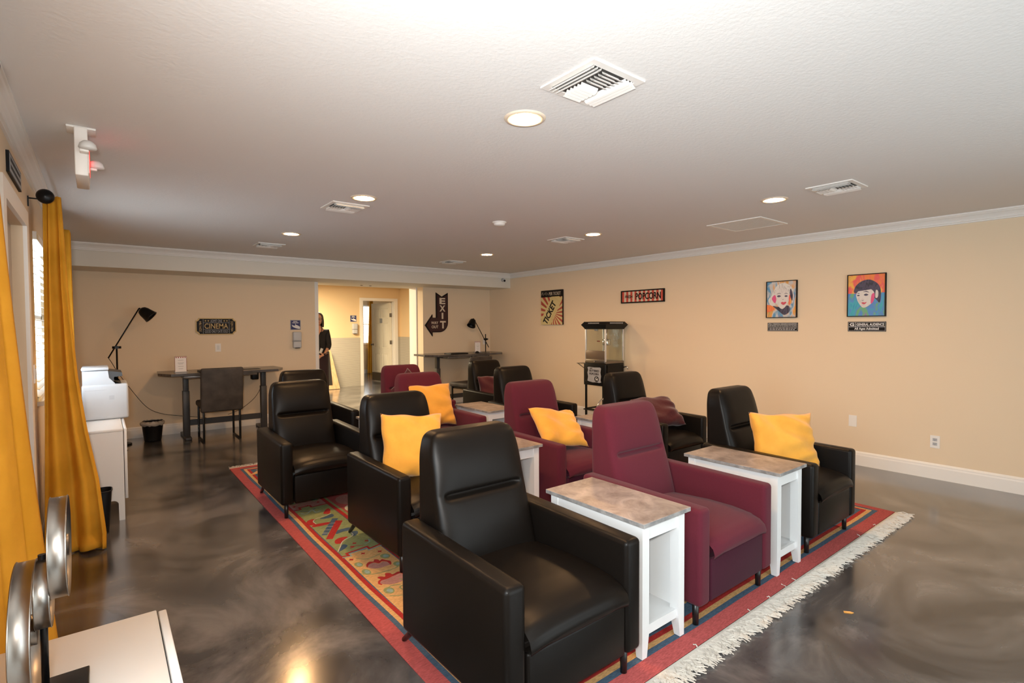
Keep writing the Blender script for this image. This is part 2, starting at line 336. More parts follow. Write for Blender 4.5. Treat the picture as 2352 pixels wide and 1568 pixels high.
# door in the left wall (closed), casing
m = mb(white)
m.prism([(DR1[0]-0.09, 0), (DR1[0], 0), (DR1[0], DR1[3]), (DR1[1], DR1[3]), (DR1[1], 0), (DR1[1]+0.09, 0), (DR1[1]+0.09, DR1[3]+0.09), (DR1[0]-0.09, DR1[3]+0.09)], lambda u, v: Vector((XL, u, v)), (0.018, 0, 0))
struct(m.build('trim_7'))
greyd = nm('door_greige', (0.42, 0.36, 0.30), 0.5)
m = mb(greyd); m.box((XL-0.09, DR1[0], 0.005), (XL-0.05, DR1[1], DR1[3])); d1 = struct(m.build('door_1'))
m = mb(steel); m.cyl((XL-0.05, DR1[0]+0.07, 1.0), (XL+0.0, DR1[0]+0.07, 1.0), 0.012).lathe([(0.001, 0.04), (0.026, 0.035), (0.028, 0.015), (0.012, 0)], (XL, DR1[0]+0.07, 1.0), 16, 'x'); m.build('door_knob', d1)
# hallway door casing and open leaf
m = mb(white)
m.prism([(D2[0]-0.075, 0), (D2[0], 0), (D2[0], D2[3]), (D2[1], D2[3]), (D2[1], 0), (D2[1]+0.085, 0), (D2[1]+0.085, D2[3]+0.07), (D2[0]-0.075, D2[3]+0.07)], lambda u, v: Vector((u, YH, v)), (0, -0.02, 0))
m.box((D2[0]-0.001, YH, 0), (D2[0]+0.02, YH+0.12, D2[3])).box((D2[1]-0.02, YH, 0), (D2[1]+0.001, YH+0.12, D2[3])); struct(m.build('trim_8'))
d2 = struct(bpy.data.objects.new('door_2', None)); COL.objects.link(d2); d2.location = (D2[1]-0.03, YH+0.10, 0); d2.rotation_euler = (0, 0, math.radians(100.0))
m = mb(doorw); DW = 0.86
m.box((0.0, -0.0, 0.012), (DW, 0.038, 2.07))
for face, s_ in ((0.0, -1), (0.038, 1)):
    for (a, b, c, d) in ((0.11, 0.39, 1.66, 1.94), (0.47, 0.75, 1.66, 1.94), (0.11, 0.39, 0.88, 1.56), (0.47, 0.75, 0.88, 1.56), (0.11, 0.39, 0.26, 0.76), (0.47, 0.75, 0.26, 0.76)):
        fr_ = 0.014
        for (p, q_, r_, t_) in ((a, b, c, c+fr_), (a, b, d-fr_, d), (a, a+fr_, c, d), (b-fr_, b, c, d)): m.box((p, face, r_), (q_, face+s_*0.006, t_))
        m.box((a+0.04, face, c+0.04), (b-0.04, face+s_*0.005, d-0.04), 0.003)
m.build('door_leaf', d2)
for f_ in (-0.003, 0.041):
    pass
mb(steel).box((0.01, 0.038, 0.02), (DW-0.01, 0.042, 0.24)).build('kick_plate', d2)
m = mb(steel); m.lathe([(0.001, 0.065), (0.024, 0.06), (0.027, 0.045), (0.012, 0.03), (0.012, 0.01), (0.03, 0.0)], (DW-0.07, 0.038, 0.98), 16, 'y'); m.build('door_knob', d2)
for z in (1.75, 1.05, 0.25): mb(steel).box((-0.012, 0.0, z-0.05), (0.028, 0.046, z+0.05), 0.003).build('hinge', d2)
m = mb(greyl); m.box((0.36, 0.038, 1.55), (0.47, 0.046, 1.67)); sg = m.build('room_sign', d2); sg['label'] = 'small grey sign plate'
# white post bottom etc. done.  access-control dots on soffit
for x in (3.56, 3.72):
    o = mb(steel).lathe([(0.001, -0.01), (0.02, -0.008), (0.024, 0)], (x, 8.70, ZS), 14).build('soffit_sensor')
    tag(o, 'small round metal fitting under the bulkhead soffit, ' + ('left' if x < 3.6 else 'right')+' of two', 'sensor', 'soffit fittings above the hallway opening')

# ------------------------------------------------------------------ ceiling fixtures
def downlight(x, y, label):
    t = thing('recessed_light', label, 'ceiling light', (x, y, H), 0, 'recessed ceiling lights')
    m = mb(ring); m.lathe([(0.070, -0.001), (0.072, -0.006), (0.094, -0.007), (0.100, 0.0)], (0, 0, 0), 40); m.build('trim_ring', t)
    m = mb(lampm); m.lathe([(0.0005, -0.003), (0.071, -0.003), (0.071, -0.001), (0.0005, -0.001)], (0, 0, 0), 40); m.build('diffuser', t)
downlight(1.608, 1.93, 'lit round ceiling light nearest the camera, beside the large vent')
downlight(1.608, 3.86, 'lit round ceiling light just behind a vent above the left chairs')
downlight(1.608, 5.80, 'lit round ceiling light farthest back on the left side')
downlight(4.20, 1.97, 'lit round ceiling light at right, between a vent and the return grille')
downlight(4.20, 3.90, 'lit round ceiling light beside a vent above the popcorn sign wall')
downlight(4.20, 5.87, 'lit round ceiling light farthest back near the right corner')
def vent(x, y, label, rz=0.0, s=0.30):
    t = thing('ceiling_vent', label, 'ceiling vent', (x, y, H), rz, 'square louvred ceiling vents')
    h = s/2; m = mb(white)
    m.frame(-h, h, -h, h, 0.030, lambda u, v: Vector((u, v, 0)), (0, 0, -0.007))
    m.build('frame', t)
    mb(darkp).box((-h+0.02, -h+0.02, -0.0015), (h-0.02, h-0.02, -0.0005)).build('duct_opening', t)
    k = h-0.035
    def slat(p0, p1, nrm, name):
        p0, p1, nrm = Vector(p0), Vector(p1), Vector(nrm); q = mb(white); rows = []
        for (o, z) in ((0.0, -0.002), (0.004, -0.012), (0.014, -0.020), (0.024, -0.023)):
            rows.append((p0+nrm*o+Vector((0, 0, z)), p1+nrm*o+Vector((0, 0, z))))
        V = [[q.bm.verts.new(a), q.bm.verts.new(b)] for a, b in rows]+[[q.bm.verts.new(a+Vector((0, 0, 0.002))), q.bm.verts.new(b+Vector((0, 0, 0.002)))] for a, b in rows[::-1]]
        nV = len(V)
        for i in range(nV): q.bm.faces.new((V[i][0], V[i][1], V[(i+1) % nV][1], V[(i+1) % nV][0]))
        q.build(name, t)
    for i in range(3):
        o = k-0.006-i*0.020
        slat((-o, -k, 0), (-o, k, 0), (-1, 0, 0), 'side_louver'); slat((o, -k, 0), (o, k, 0), (1, 0, 0), 'side_louver')
    ww = k-0.066
    for i in range(5):
        o = 0.012+i*0.021
        slat((-ww, -o, 0), (ww, -o, 0), (0, -1, 0), 'louver'); slat((-ww, o, 0), (ww, o, 0), (0, 1, 0), 'louver')
vent(1.60, 1.49, 'largest white square louvred vent on the ceiling, nearest the camera')
vent(1.60, 4.235, 'white louvred vent just behind a lit light on the left side', PI/2)
vent(1.61, 6.73, 'white louvred vent farthest back on the left, near the bulkhead', PI/2)
vent(4.18, 1.52, 'white louvred vent at the right, above the portrait wall')
vent(4.21, 4.33, 'white louvred vent beside a lit light, middle of the right side', PI/2)
vent(4.25, 6.84, 'white louvred vent farthest back on the right, near the corner', PI/2)
t = thing('return_air_grille', 'large rectangular white flat return air grille on the ceiling', 'ceiling grille', (5.01, 2.615, H))
m = mb(white); 
m.frame(-0.27, 0.27, -0.27, 0.27, 0.03, lambda u, v: Vector((u, v, 0)), (0, 0, -0.008))
m.build('frame', t)
m = mb(lacq)
for i in range(32): m.box((-0.24, -0.24+i*0.015, -0.006), (0.24, -0.24+i*0.015+0.011, -0.001))
m.build('grille_bars', t)
t = thing('smoke_detector', 'small white round smoke detector in the middle of the ceiling', 'smoke detector', (3.0, 3.985, H))
mb(white).lathe([(0.0005, -0.038), (0.035, -0.037), (0.052, -0.028), (0.055, -0.012)], (0, 0, 0), 28).build('sensor_head', t)
mb(white).lathe([(0.055, -0.012), (0.066, -0.010), (0.068, 0.0)], (0, 0, 0), 28).build('base_plate', t)
# exit / emergency unit
t = thing('emergency_light', 'white ceiling hung exit unit with two round lamp heads seen edge on', 'emergency light', (-0.05, 3.32, H))
mb(white).box((-0.060, 0.01, -0.010), (0.055, 0.13, 0), 0.003).build('mounting_plate', t)
mb(white).box((-0.030, 0.0, -0.240), (0.022, 0.33, -0.006), 0.005).build('housing', t)
mb(white).box((0.022, 0.02, -0.22), (0.025, 0.31, -0.06)).build('sign_face', t)
text('EXIT', 0.15, redglow, (0.0265, 0.165, -0.14), (0, 1, 0), (0, 0, 1), t, width=0.24)
for hx, y, hz in ((0.022, -0.045, -0.115), (0.052, 0.285, -0.125)):
    hd = mb(lacq).lathe([(0.0005, 0.036), (0.018, 0.032), (0.032, 0.019), (0.037, 0.0), (0.032, -0.008), (0.0005, -0.010)], (hx, y, hz), 24).build('lamp_head', t)
    mb(white).box((min(hx, 0.0)-0.01, min(y, 0.0)-0.0 if y < 0 else y-0.012, hz-0.02), (hx+0.004, max(y, 0.002) if y < 0 else y+0.012, hz+0.01), 0.004).build('bracket', hd)
# dome camera on the bulkhead corner
t = thing('security_camera', 'small grey security camera where the bulkhead meets the right wall', 'security camera', (5.94, YB, 2.315))
mb(greyl).lathe([(0.0005, -0.03), (0.028, -0.03), (0.034, 0.0)], (0, 0, 0), 20, 'y').build('mount', t)
mb(alum).cyl((-0.01, -0.025, 0), (-0.035, -0.10, -0.02), 0.025, n=20).build('camera_body', t)
mb(blackp).cyl((-0.034, -0.098, -0.02), (-0.037, -0.108, -0.0225), 0.020, n=20).build('lens', t)

# ------------------------------------------------------------------ rug
RZ = 0.008
def rugmat(n_, c, k=0.75):
    mm = nm(n_, c, 0.95, spec=0.1); vary(mm, tuple(v*k for v in c), tuple(min(1, v*1.12) for v in c), 55, 4, 0.35, 0.65, vec=coords(mm, (1, 5, 1))); bump(mm, 500, 0.5, 0.002, 2); return mm
rred = rugmat('rug_red', (0.42, 0.088, 0.082)); rdred = rugmat('rug_deep_red', (0.40, 0.035, 0.030)); rblue = rugmat('rug_blue', (0.075, 0.12, 0.175))
rgold = rugmat('rug_gold', (0.62, 0.36, 0.15)); rgreen = rugmat('rug_green', (0.26, 0.29, 0.13)); rpink = rugmat('rug_pink', (0.42, 0.20, 0.17)); raqua = rugmat('rug_aqua', (0.26, 0.36, 0.32)); rcream = rugmat('rug_cream', (0.60, 0.56, 0.44))
ro = MB(); X0, X1, Y0, Y1 = 1.008, 4.78, 1.30, 5.96
ro.mat(rred).box((X0, Y0, 0), (X1, Y1, RZ-0.001), 0.003)
lv = [0]
def ztop(): return RZ-0.001+lv[0]*0.00025
def wob(x, y): return 0.004*math.sin(y*7.3+x*3)+0.003*math.sin(x*9.1+y*2.2)
def ringrect(d, mat):
    lv[0] += 1; z = ztop(); ro.mat(mat); n_ = 24; pts = []
    a, b, c, e_ = X0+d, X1-d, Y0+d*1.15, Y1-d*1.15
    for (p, q) in (((a, c), (b, c)), ((b, c), (b, e_)), ((b, e_), (a, e_)), ((a, e_), (a, c))):
        for i in range(n_):
            x = p[0]+(q[0]-p[0])*i/n_; y = p[1]+(q[1]-p[1])*i/n_; v = wob(x, y)*0.7; pts.append((x+v, y+v, z))
    ro.flat(pts)
for d, mt in ((0.077, rblue), (0.104, rgold), (0.129, rdred), (0.154, rblue), (0.417, rdred), (0.447, rgreen), (0.467, rred)): ringrect(d, mt)
def polyw(pts, mat, lift=1, T=lambda x, y: (x, y)):
    ro.mat(mat); z = ztop()+0.00025*lift; q = [T(x, y) for x, y in pts]
    ar = sum(q[i][0]*q[(i+1) % len(q)][1]-q[(i+1) % len(q)][0]*q[i][1] for i in range(len(q)))
    if ar < 0: q = q[::-1]
    ro.flat([(x, y, z) for x, y in q])
def line(pts, wd, mat, lift=3, T=lambda x, y: (x, y), smooth=True):
    if smooth and len(pts) > 2: pts = [tuple(p) for p in catmull(pts, 4)]
    for ii, (a, b) in enumerate(zip(pts, pts[1:])):
        lift += 0.04
        dx, dy = b[0]-a[0], b[1]-a[1]; l_ = math.hypot(dx, dy); nx, ny = -dy/l_*wd/2, dx/l_*wd/2; ex, ey = dx/l_*wd/2, dy/l_*wd/2
        polyw([(a[0]+nx-ex, a[1]+ny-ey), (b[0]+nx+ex, b[1]+ny+ey), (b[0]-nx+ex, b[1]-ny+ey), (a[0]-nx-ex, a[1]-ny-ey)], mat, lift, T)
def ell(c, rx, ry, mat, lift=2, T=lambda x, y: (x, y), a=0.0):
    pts = []
    for i in range(14):
        u, v = rx*math.cos(2*PI*i/14), ry*math.sin(2*PI*i/14); pts.append((c[0]+u*math.cos(a)-v*math.sin(a), c[1]+u*math.sin(a)+v*math.cos(a)))
    polyw(pts, mat, lift, T)
def star(c, mat, T, rr_=0.020):
    polyw([(c[0]+(rr_ if i % 2 == 0 else rr_*0.45)*math.cos(PI*i/4+0.3), c[1]+(rr_ if i % 2 == 0 else rr_*0.45)*math.sin(PI*i/4+0.3)) for i in range(8)], mat, 3, T)
MG = dict(bb=[(1.343, 3.902), (1.38, 3.878), (1.203, 3.61), (1.172, 3.629)], rb=[(1.348, 3.844), (1.389, 3.81), (1.211, 3.518), (1.174, 3.543)],
 r1=[(1.16, 3.928), (1.183, 3.968), (1.218, 3.98), (1.243, 3.959), (1.219, 3.939), (1.204, 3.901), (1.211, 3.867), (1.184, 3.854), (1.159, 3.88)],
 r2=[(1.167, 3.826), (1.208, 3.86), (1.302, 3.842), (1.286, 3.806), (1.203, 3.807)], b2=[(1.262, 3.587), (1.282, 3.642), (1.346, 3.654), (1.388, 3.638), (1.367, 3.591), (1.314, 3.599)],
 b3=[(1.363, 3.559), (1.396, 3.55), (1.384, 3.506), (1.354, 3.479), (1.337, 3.492)], r3=[(1.206, 3.465), (1.227, 3.497), (1.264, 3.509), (1.306, 3.491), (1.266, 3.457), (1.233, 3.411), (1.201, 3.424)],
 b4=[(1.168, 3.295), (1.207, 3.353), (1.233, 3.387), (1.252, 3.356), (1.229, 3.321), (1.186, 3.295)], r4=[(1.325, 4.049), (1.363, 4.117), (1.395, 4.14), (1.394, 4.092), (1.362, 4.019), (1.341, 4.025)],
 b5=[(1.266, 3.951), (1.322, 3.978), (1.371, 4.001), (1.377, 3.964), (1.353, 3.931), (1.3, 3.93)])
F1R = [(1.226, 2.978), (1.24, 3.012), (1.266, 3.032), (1.289, 3.02), (1.303, 3.043), (1.322, 3.027), (1.323, 3.006), (1.343, 3.017), (1.354, 2.995), (1.373, 2.959), (1.358, 2.917), (1.347, 2.92), (1.353, 2.961), (1.33, 2.987), (1.304, 2.975), (1.282, 3.005), (1.247, 2.994), (1.231, 2.967)]
F1P = [(1.231, 2.967), (1.251, 2.997), (1.28, 3.0), (1.301, 2.97), (1.331, 2.979), (1.351, 2.956), (1.349, 2.918), (1.322, 2.914), (1.282, 2.914), (1.243, 2.938)]
F2R = [(1.219, 2.805), (1.237, 2.814), (1.261, 2.794), (1.278, 2.829), (1.301, 2.817), (1.309, 2.792), (1.349, 2.803), (1.369, 2.768), (1.356, 2.747), (1.347, 2.779), (1.295, 2.761), (1.26, 2.76), (1.228, 2.762), (1.212, 2.746), (1.207, 2.711), (1.194, 2.738), (1.21, 2.77), (1.227, 2.78)]
F2P = [(1.207, 2.727), (1.223, 2.761), (1.26, 2.76), (1.304, 2.771), (1.345, 2.775), (1.354, 2.743), (1.348, 2.701), (1.299, 2.681), (1.246, 2.69)]
def green_seg(T):
    polyw([(1.165, 3.21), (1.165, 4.24), (1.215, 4.24), (1.215, 4.29), (1.30, 4.29), (1.30, 4.25), (1.422, 4.25), (1.422, 3.235), (1.345, 3.21), (1.345, 3.255), (1.20, 3.235), (1.20, 3.20)], rgreen, 1, T)
    for k_, v_ in MG.items(): polyw(v_ if k_ in ('bb', 'rb') else [tuple(p) for p in catmull(v_, 4, True)], rblue if k_[0] == 'b' else rdred, 3 if k_ == 'rb' else 2, T)
    line([(1.211, 3.867), (1.21, 3.926), (1.243, 3.969), (1.32, 3.99), (1.369, 4.013)], 0.006, rcream, 4, T)
    line([(1.342, 3.585), (1.352, 3.523), (1.33, 3.481), (1.255, 3.441), (1.203, 3.357), (1.168, 3.295)], 0.006, rcream, 4, T)
    for f_ in (0.3, 0.5, 0.7, 0.88): line([(1.343-0.171*f_, 3.902-0.273*f_), (1.38-0.177*f_, 3.878-0.268*f_)], 0.004, rcream, 3, T)
    line([(1.191, 4.158), (1.221, 4.123), (1.281, 4.183), (1.288, 4.111), (1.323, 4.127)], 0.012, raqua, 2, T); line([(1.2, 4.20), (1.25, 4.17), (1.31, 4.20)], 0.010, rblue, 2, T)
    line([(1.165, 3.205), (1.20, 3.195), (1.20, 3.235), (1.345, 3.255), (1.345, 3.215), (1.422, 3.235)], 0.016, rdred, 3, T, False)
    line([(1.165, 3.190), (1.21, 3.180), (1.21, 3.218), (1.335, 3.235), (1.335, 3.197), (1.422, 3.215)], 0.014, raqua, 2, T, False)
    line([(1.165, 4.25), (1.215, 4.25), (1.215, 4.30), (1.30, 4.30), (1.30, 4.255), (1.422, 4.26)], 0.016, rdred, 3, T, False)
    for c_ in ((1.3, 3.357), (1.267, 3.313), (1.38, 3.346)): star(c_, rdred, T)
    line([(1.25, 3.29), (1.29, 3.31), (1.33, 3.29)], 0.006, rdred, 3, T); line([(1.35, 3.30), (1.39, 3.32), (1.40, 3.36)], 0.008, raqua, 3, T)
def gold_seg(T, base=rgold):
    polyw([(1.165, 2.28), (1.422, 2.28), (1.422, 3.235), (1.345, 3.22), (1.20, 3.22), (1.165, 3.20)], base, 0, T)
    for F_, m_, l_ in ((F1R, rdred, 2), (F1P, rpink, 3), (F2R, rdred, 2), (F2P, rpink, 3)): polyw([tuple(p) for p in catmull(F_, 4, True)], m_, l_, T)
    for c_, rx_, ry_ in (((1.201, 3.037), 0.018, 0.030), ((1.2, 2.917), 0.018, 0.034), ((1.378, 3.048), 0.024, 0.030), ((1.392, 2.896), 0.020, 0.030), ((1.21, 2.632), 0.022, 0.032)):
        ell(c_, rx_+0.006, ry_+0.008, rgreen, 1, T); ell((c_[0]+0.003, c_[1]-0.003), rx_*0.75, ry_*0.75, raqua, 2, T)
    for pl in ([(1.169, 2.911), (1.213, 2.869), (1.279, 2.853), (1.354, 2.855), (1.399, 2.884)], [(1.191, 2.573), (1.247, 2.538), (1.279, 2.528)], [(1.188, 2.644), (1.242, 2.671), (1.285, 2.653)], [(1.316, 2.715), (1.33, 2.674), (1.319, 2.643), (1.272, 2.625), (1.285, 2.539)], [(1.221, 3.123), (1.277, 3.077), (1.362, 3.094)]): line(pl, 0.008, rgreen, 3, T)
    for c_ in ((1.191, 3.13), (1.283, 3.17), (1.379, 3.132), (1.30, 2.50), (1.25, 2.42)): star(c_, rdred, T)
def mirX(x, y): return (X0+X1-x, y)
for T in (lambda x, y: (x, y), mirX):
    gold_seg(T); green_seg(T)
    gold_seg(lambda x, y, T=T: T(x, 7.475-y), rpink)
# front and back bands: dark field with pale blocks
for yc, sg_ in ((Y0+0.33, 1), (Y1-0.33, -1)):
    for i in range(7):
        xc = 1.55+i*0.45
        polyw([(xc-0.10, yc-0.09), (xc+0.10, yc-0.07), (xc+0.08, yc+0.10), (xc-0.12, yc+0.08)], (rpink, rgreen, rgold)[i % 3], 1)
        star((xc, yc), rdred, lambda x, y: (x, y), 0.05); ell((xc+0.22, yc), 0.05, 0.03, raqua, 2)
polyw([(1.10, 5.55), (1.28, 5.60), (1.22, 5.70)], rgold, 2); polyw([(1.2, 5.72), (1.34, 5.74), (1.28, 5.80)], rgold, 2)
# field medallions
for (x, y) in ((1.9, 2.4), (2.9, 2.4), (3.9, 2.4), (1.9, 3.6), (2.9, 3.6), (3.9, 3.6), (1.9, 4.85), (2.9, 4.85), (3.9, 4.85)):
    ell((x, y), 0.30, 0.20, rpink, 1); ell((x, y), 0.20, 0.13, rblue, 2); star((x, y), rgold, lambda a, b: (a, b), 0.10)
ell((1.56, 4.02), 0.07, 0.10, rcream, 3); ell((1.60, 4.25), 0.10, 0.14, rpink, 2)
rug = ro.build('rug', recalc=False)
tag(rug, 'large red bordered woven rug with flower and scroll motifs under the recliners', 'rug')
fr = MB(); fr.mat(nm('rug_fringe', (0.62, 0.57, 0.50), 0.9)); 
def tuft(x, y, dy, ln, curl):
    w0 = 0.006; px, py, pz = x, y, RZ*0.6; ang = random.gauss(0, 0.28) + curl; pts = []
    for i in range(4):
        pts.append((px, py, max(pz, 0.002))); px += math.sin(ang)*ln/3; py += dy*math.cos(ang)*ln/3; ang += random.gauss(0, 0.35); pz = 0.004+random.random()*0.010
    for (a, b) in zip(pts, pts[1:]):
        wa = w0*(1.0 if a is pts[0] else 0.8); 
        A = [fr.bm.verts.new((a[0]-wa/2, a[1], a[2])), fr.bm.verts.new((a[0]+wa/2, a[1], a[2])), fr.bm.verts.new((a[0], a[1], a[2]+0.005))]
        B = [fr.bm.verts.new((b[0]-wa/3, b[1], b[2])), fr.bm.verts.new((b[0]+wa/3, b[1], b[2])), fr.bm.verts.new((b[0], b[1], b[2]+0.004))]
        for i in range(3): fr.bm.faces.new((A[i], A[(i+1) % 3], B[(i+1) % 3], B[i]))
        fr.bm.faces.new(B)
for (yy, dy, ln, cnt) in ((Y0, -1, 0.10, 1700), (Y1, 1, 0.045, 700)):
    fr.box((X0, yy-0.004, 0.001), (X1, yy+dy*0.022, RZ-0.001), 0.002)
    for i in range(cnt):
        x = X0+(X1-X0)*(i+random.random())/cnt; tuft(x, yy+dy*(0.016+random.random()*0.01), dy, ln*random.uniform(0.65, 1.15), 0.3*math.sin(x*2.3)+0.25)
    if dy < 0:
        for i in range(9): tuft(random.uniform(X0, X1), yy-0.005, 1, random.uniform(0.015, 0.03), 0)
fo_ = fr.build('fringe', rug); fo_['kind'] = 'stuff'; fo_['label'] = 'off white knotted fringe'
# ------------------------------------------------------------------ recliner
def soft_back(m):
    """closed wedge backrest with a seam crease; local front is -y"""
    levels = 34; nseg = 40
    def prof(z):
        t = (z-0.30)/(0.968-0.30)
        yf = 0.50+0.19*t+0.0*t*t; yr = 0.795+0.012*t
        return yf, yr
    def fn(u, v):
        # v: height param, u: around
        z = 0.30+(0.965-0.30)*v
        capz = 0.0; sh = 0.0
        z0 = z
        if v > 0.93:  # rounded top
            k = (v-0.93)/0.07; ang = k*PI/2; z0 = 0.30+0.665*0.93+0.0465*math.sin(ang); sh = 0.030*(1-math.cos(ang))
        yf, yr = prof(z0)
        hw = 0.262-0.018*(z0-0.42)/0.55
        if v > 0.80:
            k = (v-0.80)/0.20; hw -= 0.055*(1-math.sqrt(max(0, 1-(k*0.93)**2)))
        yf += sh*1.0; yr -= sh*0.8; hw -= sh*1.0
        cy = (yf+yr)/2; hy = (yr-yf)/2
        a = 2*PI*u+PI/4; ca, sa = math.cos(a), math.sin(a); p = 0.28
        x = hw*math.copysign(abs(ca)**p, ca); y = cy+hy*math.copysign(abs(sa)**p, sa)
        if sa < 0:
            fx = max(0, 1-(x/hw)**4); w_ = min(1, abs(sa)**0.5)
            for (ze, amp, sp_) in ((0.83, 0.020, 0.13), (0.56, 0.016, 0.14)):
                d = (z0-ze)/sp_
                y -= amp*fx*w_*max(0, 1-d*d)
            d = (z0-0.692)/0.0125; fx2 = 1 if abs(x) < 0.185 else max(0, 1-(abs(x)-0.185)/0.03)
            y += 0.034*math.exp(-d*d)*fx2*w_
        return Vector((x, y, z0))
    m.grid(fn, 72, 110, True, True)
    # top cap
    top = [v for v in m.bm.verts if v.co.z > 0.9645]
    es = [e_ for e_ in m.bm.edges if len(e_.link_faces) == 1]
    r_ = bmesh.ops.holes_fill(m.bm, edges=es, sides=0)
    for f in r_['faces']: f.smooth = True
    return m
def make_recliner(mat, panelmat, name, label):
    t = thing(name, label, 'recliner')
    soft_back(mb(mat)).build('backrest', t)
    for s_ in (-1, 1):
        m = mb(mat); a, b = sorted((s_*0.262, s_*0.352))
        m.box((a, 0.0, 0.105), (b, 0.765, 0.578), 0.022, 4)
        for v in m.bm.verts:   # arm outline: rounded front-top corner, top slightly rising to the rear
            if v.co.z > 0.45: v.co.z += 0.010*(v.co.y/0.765)-0.004
            if v.co.z < 0.2: v.co.z -= 0.012*(v.co.y/0.765)-0.004
        m.build('armrest', t)
        mb(legm).cyl((s_*0.305, 0.055, 0), (s_*0.305, 0.055, 0.115), 0.014, 0.016, 14).build('leg', t)
        mb(legm).cyl((s_*0.305, 0.835, 0), (s_*0.300, 0.72, 0.11), 0.012, 0.016, 14).build('leg', t)
    # seat: crowned cushion with a rounded front
    m = mb(mat)
    def seat(u, v):
        # u along profile (front bottom -> top back), v across
        x = -0.256+0.512*v; e_ = 1-abs(2*v-1)**5
        pts = [(0.03, 0.318), (0.0, 0.322), (-0.020, 0.338), (-0.028, 0.365), (-0.018, 0.395), (0.01, 0.418), (0.07, 0.436), (0.18, 0.447), (0.32, 0.447), (0.45, 0.438), (0.60, 0.425)]
        k = u*(len(pts)-1); i = min(int(k), len(pts)-2); f = k-i
        y = pts[i][0]*(1-f)+pts[i+1][0]*f; z = pts[i][1]*(1-f)+pts[i+1][1]*f
        if u > 0.2: z -= 0.016*(1-e_)+0.010*(2*v-1)**2; 
        if u < 0.6: y += 0.012*(1-e_)
        return Vector((x, y, z))
    m.grid(seat, 31, 25); m.build('seat_cushion', t)
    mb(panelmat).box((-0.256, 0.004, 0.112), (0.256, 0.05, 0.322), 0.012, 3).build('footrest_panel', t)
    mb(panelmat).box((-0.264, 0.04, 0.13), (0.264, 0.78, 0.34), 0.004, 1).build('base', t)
    return t
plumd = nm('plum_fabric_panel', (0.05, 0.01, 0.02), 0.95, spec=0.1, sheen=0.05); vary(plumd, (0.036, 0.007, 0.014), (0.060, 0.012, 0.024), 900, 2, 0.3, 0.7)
black_r = make_recliner(leather, leather, 'recliner', '')
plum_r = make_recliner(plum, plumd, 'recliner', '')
G1, G2 = 'black leather recliners', 'plum fabric recliners'
RC = [  # x, y(front), kind, rz, label
 (1.375, 1.335, 0, 0, 'black leather recliner nearest the camera, front row at the rug corner'),
 (2.53, 1.345, 1, 0, 'plum fabric recliner in the front row between two white side tables'),
 (3.785, 1.355, 0, 0, 'black leather recliner at right end of front row holding a crumpled yellow pillow'),
 (1.67, 2.735, 0, 0.02, 'black leather recliner in the second row with a big square yellow pillow'),
 (2.93, 2.73, 1, 0, 'plum fabric recliner in the second row with a leaning yellow pillow'),
 (4.19, 2.74, 0, 0, 'black leather recliner in front of the popcorn cart with a burgundy pillow'),
 (1.38, 4.075, 0, 0, 'empty black leather recliner, left end of third row at the rug edge'),
 (2.575, 4.10, 1, 0, 'plum fabric recliner in the third row with a square yellow pillow'),
 (3.83, 4.11, 0, 0, 'black leather recliner in the third row without a pillow, beside a white table'),
 (1.76, 5.25, 0, 0, 'black leather recliner at left end of the rearmost row, mostly hidden'),
 (2.93, 5.22, 1, 0, 'plum fabric recliner in the rearmost row with a burgundy pillow standing on edge'),
 (4.24, 5.27, 0, 0, 'black leather recliner in the rearmost row with a burgundy pillow by the desk'),
]
used = [False, False]
for x, y, k, rz, lab in RC:
    src = (black_r, plum_r)[k]
    o = src if not used[k] else copy_tree(src); used[k] = True
    o.location = (x, y, 0.0106); o.rotation_euler = (0, 0, rz); tag(o, lab, 'recliner', (G1, G2)[k])
# ------------------------------------------------------------------ side tables
def make_table():
    t = thing('side_table', '', 'side table')
    W_, D_, Z_ = 0.345, 0.62, 0.602; h, d = W_/2, D_/2
    m = mb(conc); m.box((-h, -d, Z_-0.020), (h, d, Z_), 0.0015, 1, smooth=False)
    m.mat(concedge)
    tp = m.build('table_top', t)
    for p in tp.data.polygons:
        if abs(p.normal.z) < 0.5: p.material_index = 1
    if len(tp.data.materials) < 2: tp.data.materials.append(concedge)
    for sx in (-1, 1):
        for sy in (-1, 1):
            xo, yo = sx*(h-0.018), sy*(d-0.022); xi, yi = xo-sx*0.046, yo-sy*0.046
            q = mb(tblw); zt = Z_-0.020
            def ringv(z, tp_): return [q.bm.verts.new((xo-sx*0.0, yo, z)), q.bm.verts.new((xi+sx*tp_, yo, z)), q.bm.verts.new((xi+sx*tp_, yi+sy*tp_, z)), q.bm.verts.new((xo, yi+sy*tp_, z))]
            A, B, C_ = ringv(0, 0.014), ringv(0.10, 0), ringv(zt, 0)
            for r0, r1 in ((A, B), (B, C_)):
                for i in range(4): q.bm.faces.new((r0[i], r0[(i+1) % 4], r1[(i+1) % 4], r1[i]))
            q.bm.faces.new(A); q.bm.faces.new(C_); q.build('leg', t)
    il, iw = d-0.05, h-0.04
    m = mb(tblw)
    m.box((-iw, -d+0.030, Z_-0.09), (iw, -d+0.046, Z_-0.024)); m.build('drawer_front', t)
    m = mb(tblw); m.box((-iw, d-0.046, Z_-0.09), (iw, d-0.03, Z_-0.02)); m.build('rear_apron', t)
    for s_ in (-1, 1):
        m = mb(tblw); m.box((s_*(h-0.022), -il, 0.10), (s_*(h-0.034), il, Z_-0.02)); m.build('side_panel', t)
    m = mb(tblw); m.box((-iw-0.01, -il, 0.105), (iw+0.01, il, 0.125)).box((-iw, -d+0.034, 0.088), (iw, -d+0.052, 0.130)); m.build('shelf', t)
    mb(tblw).box((-iw, d-0.05, 0.12), (iw, d-0.04, Z_-0.08)).build('back_panel', t)
    return t
tb0 = make_table(); first = True
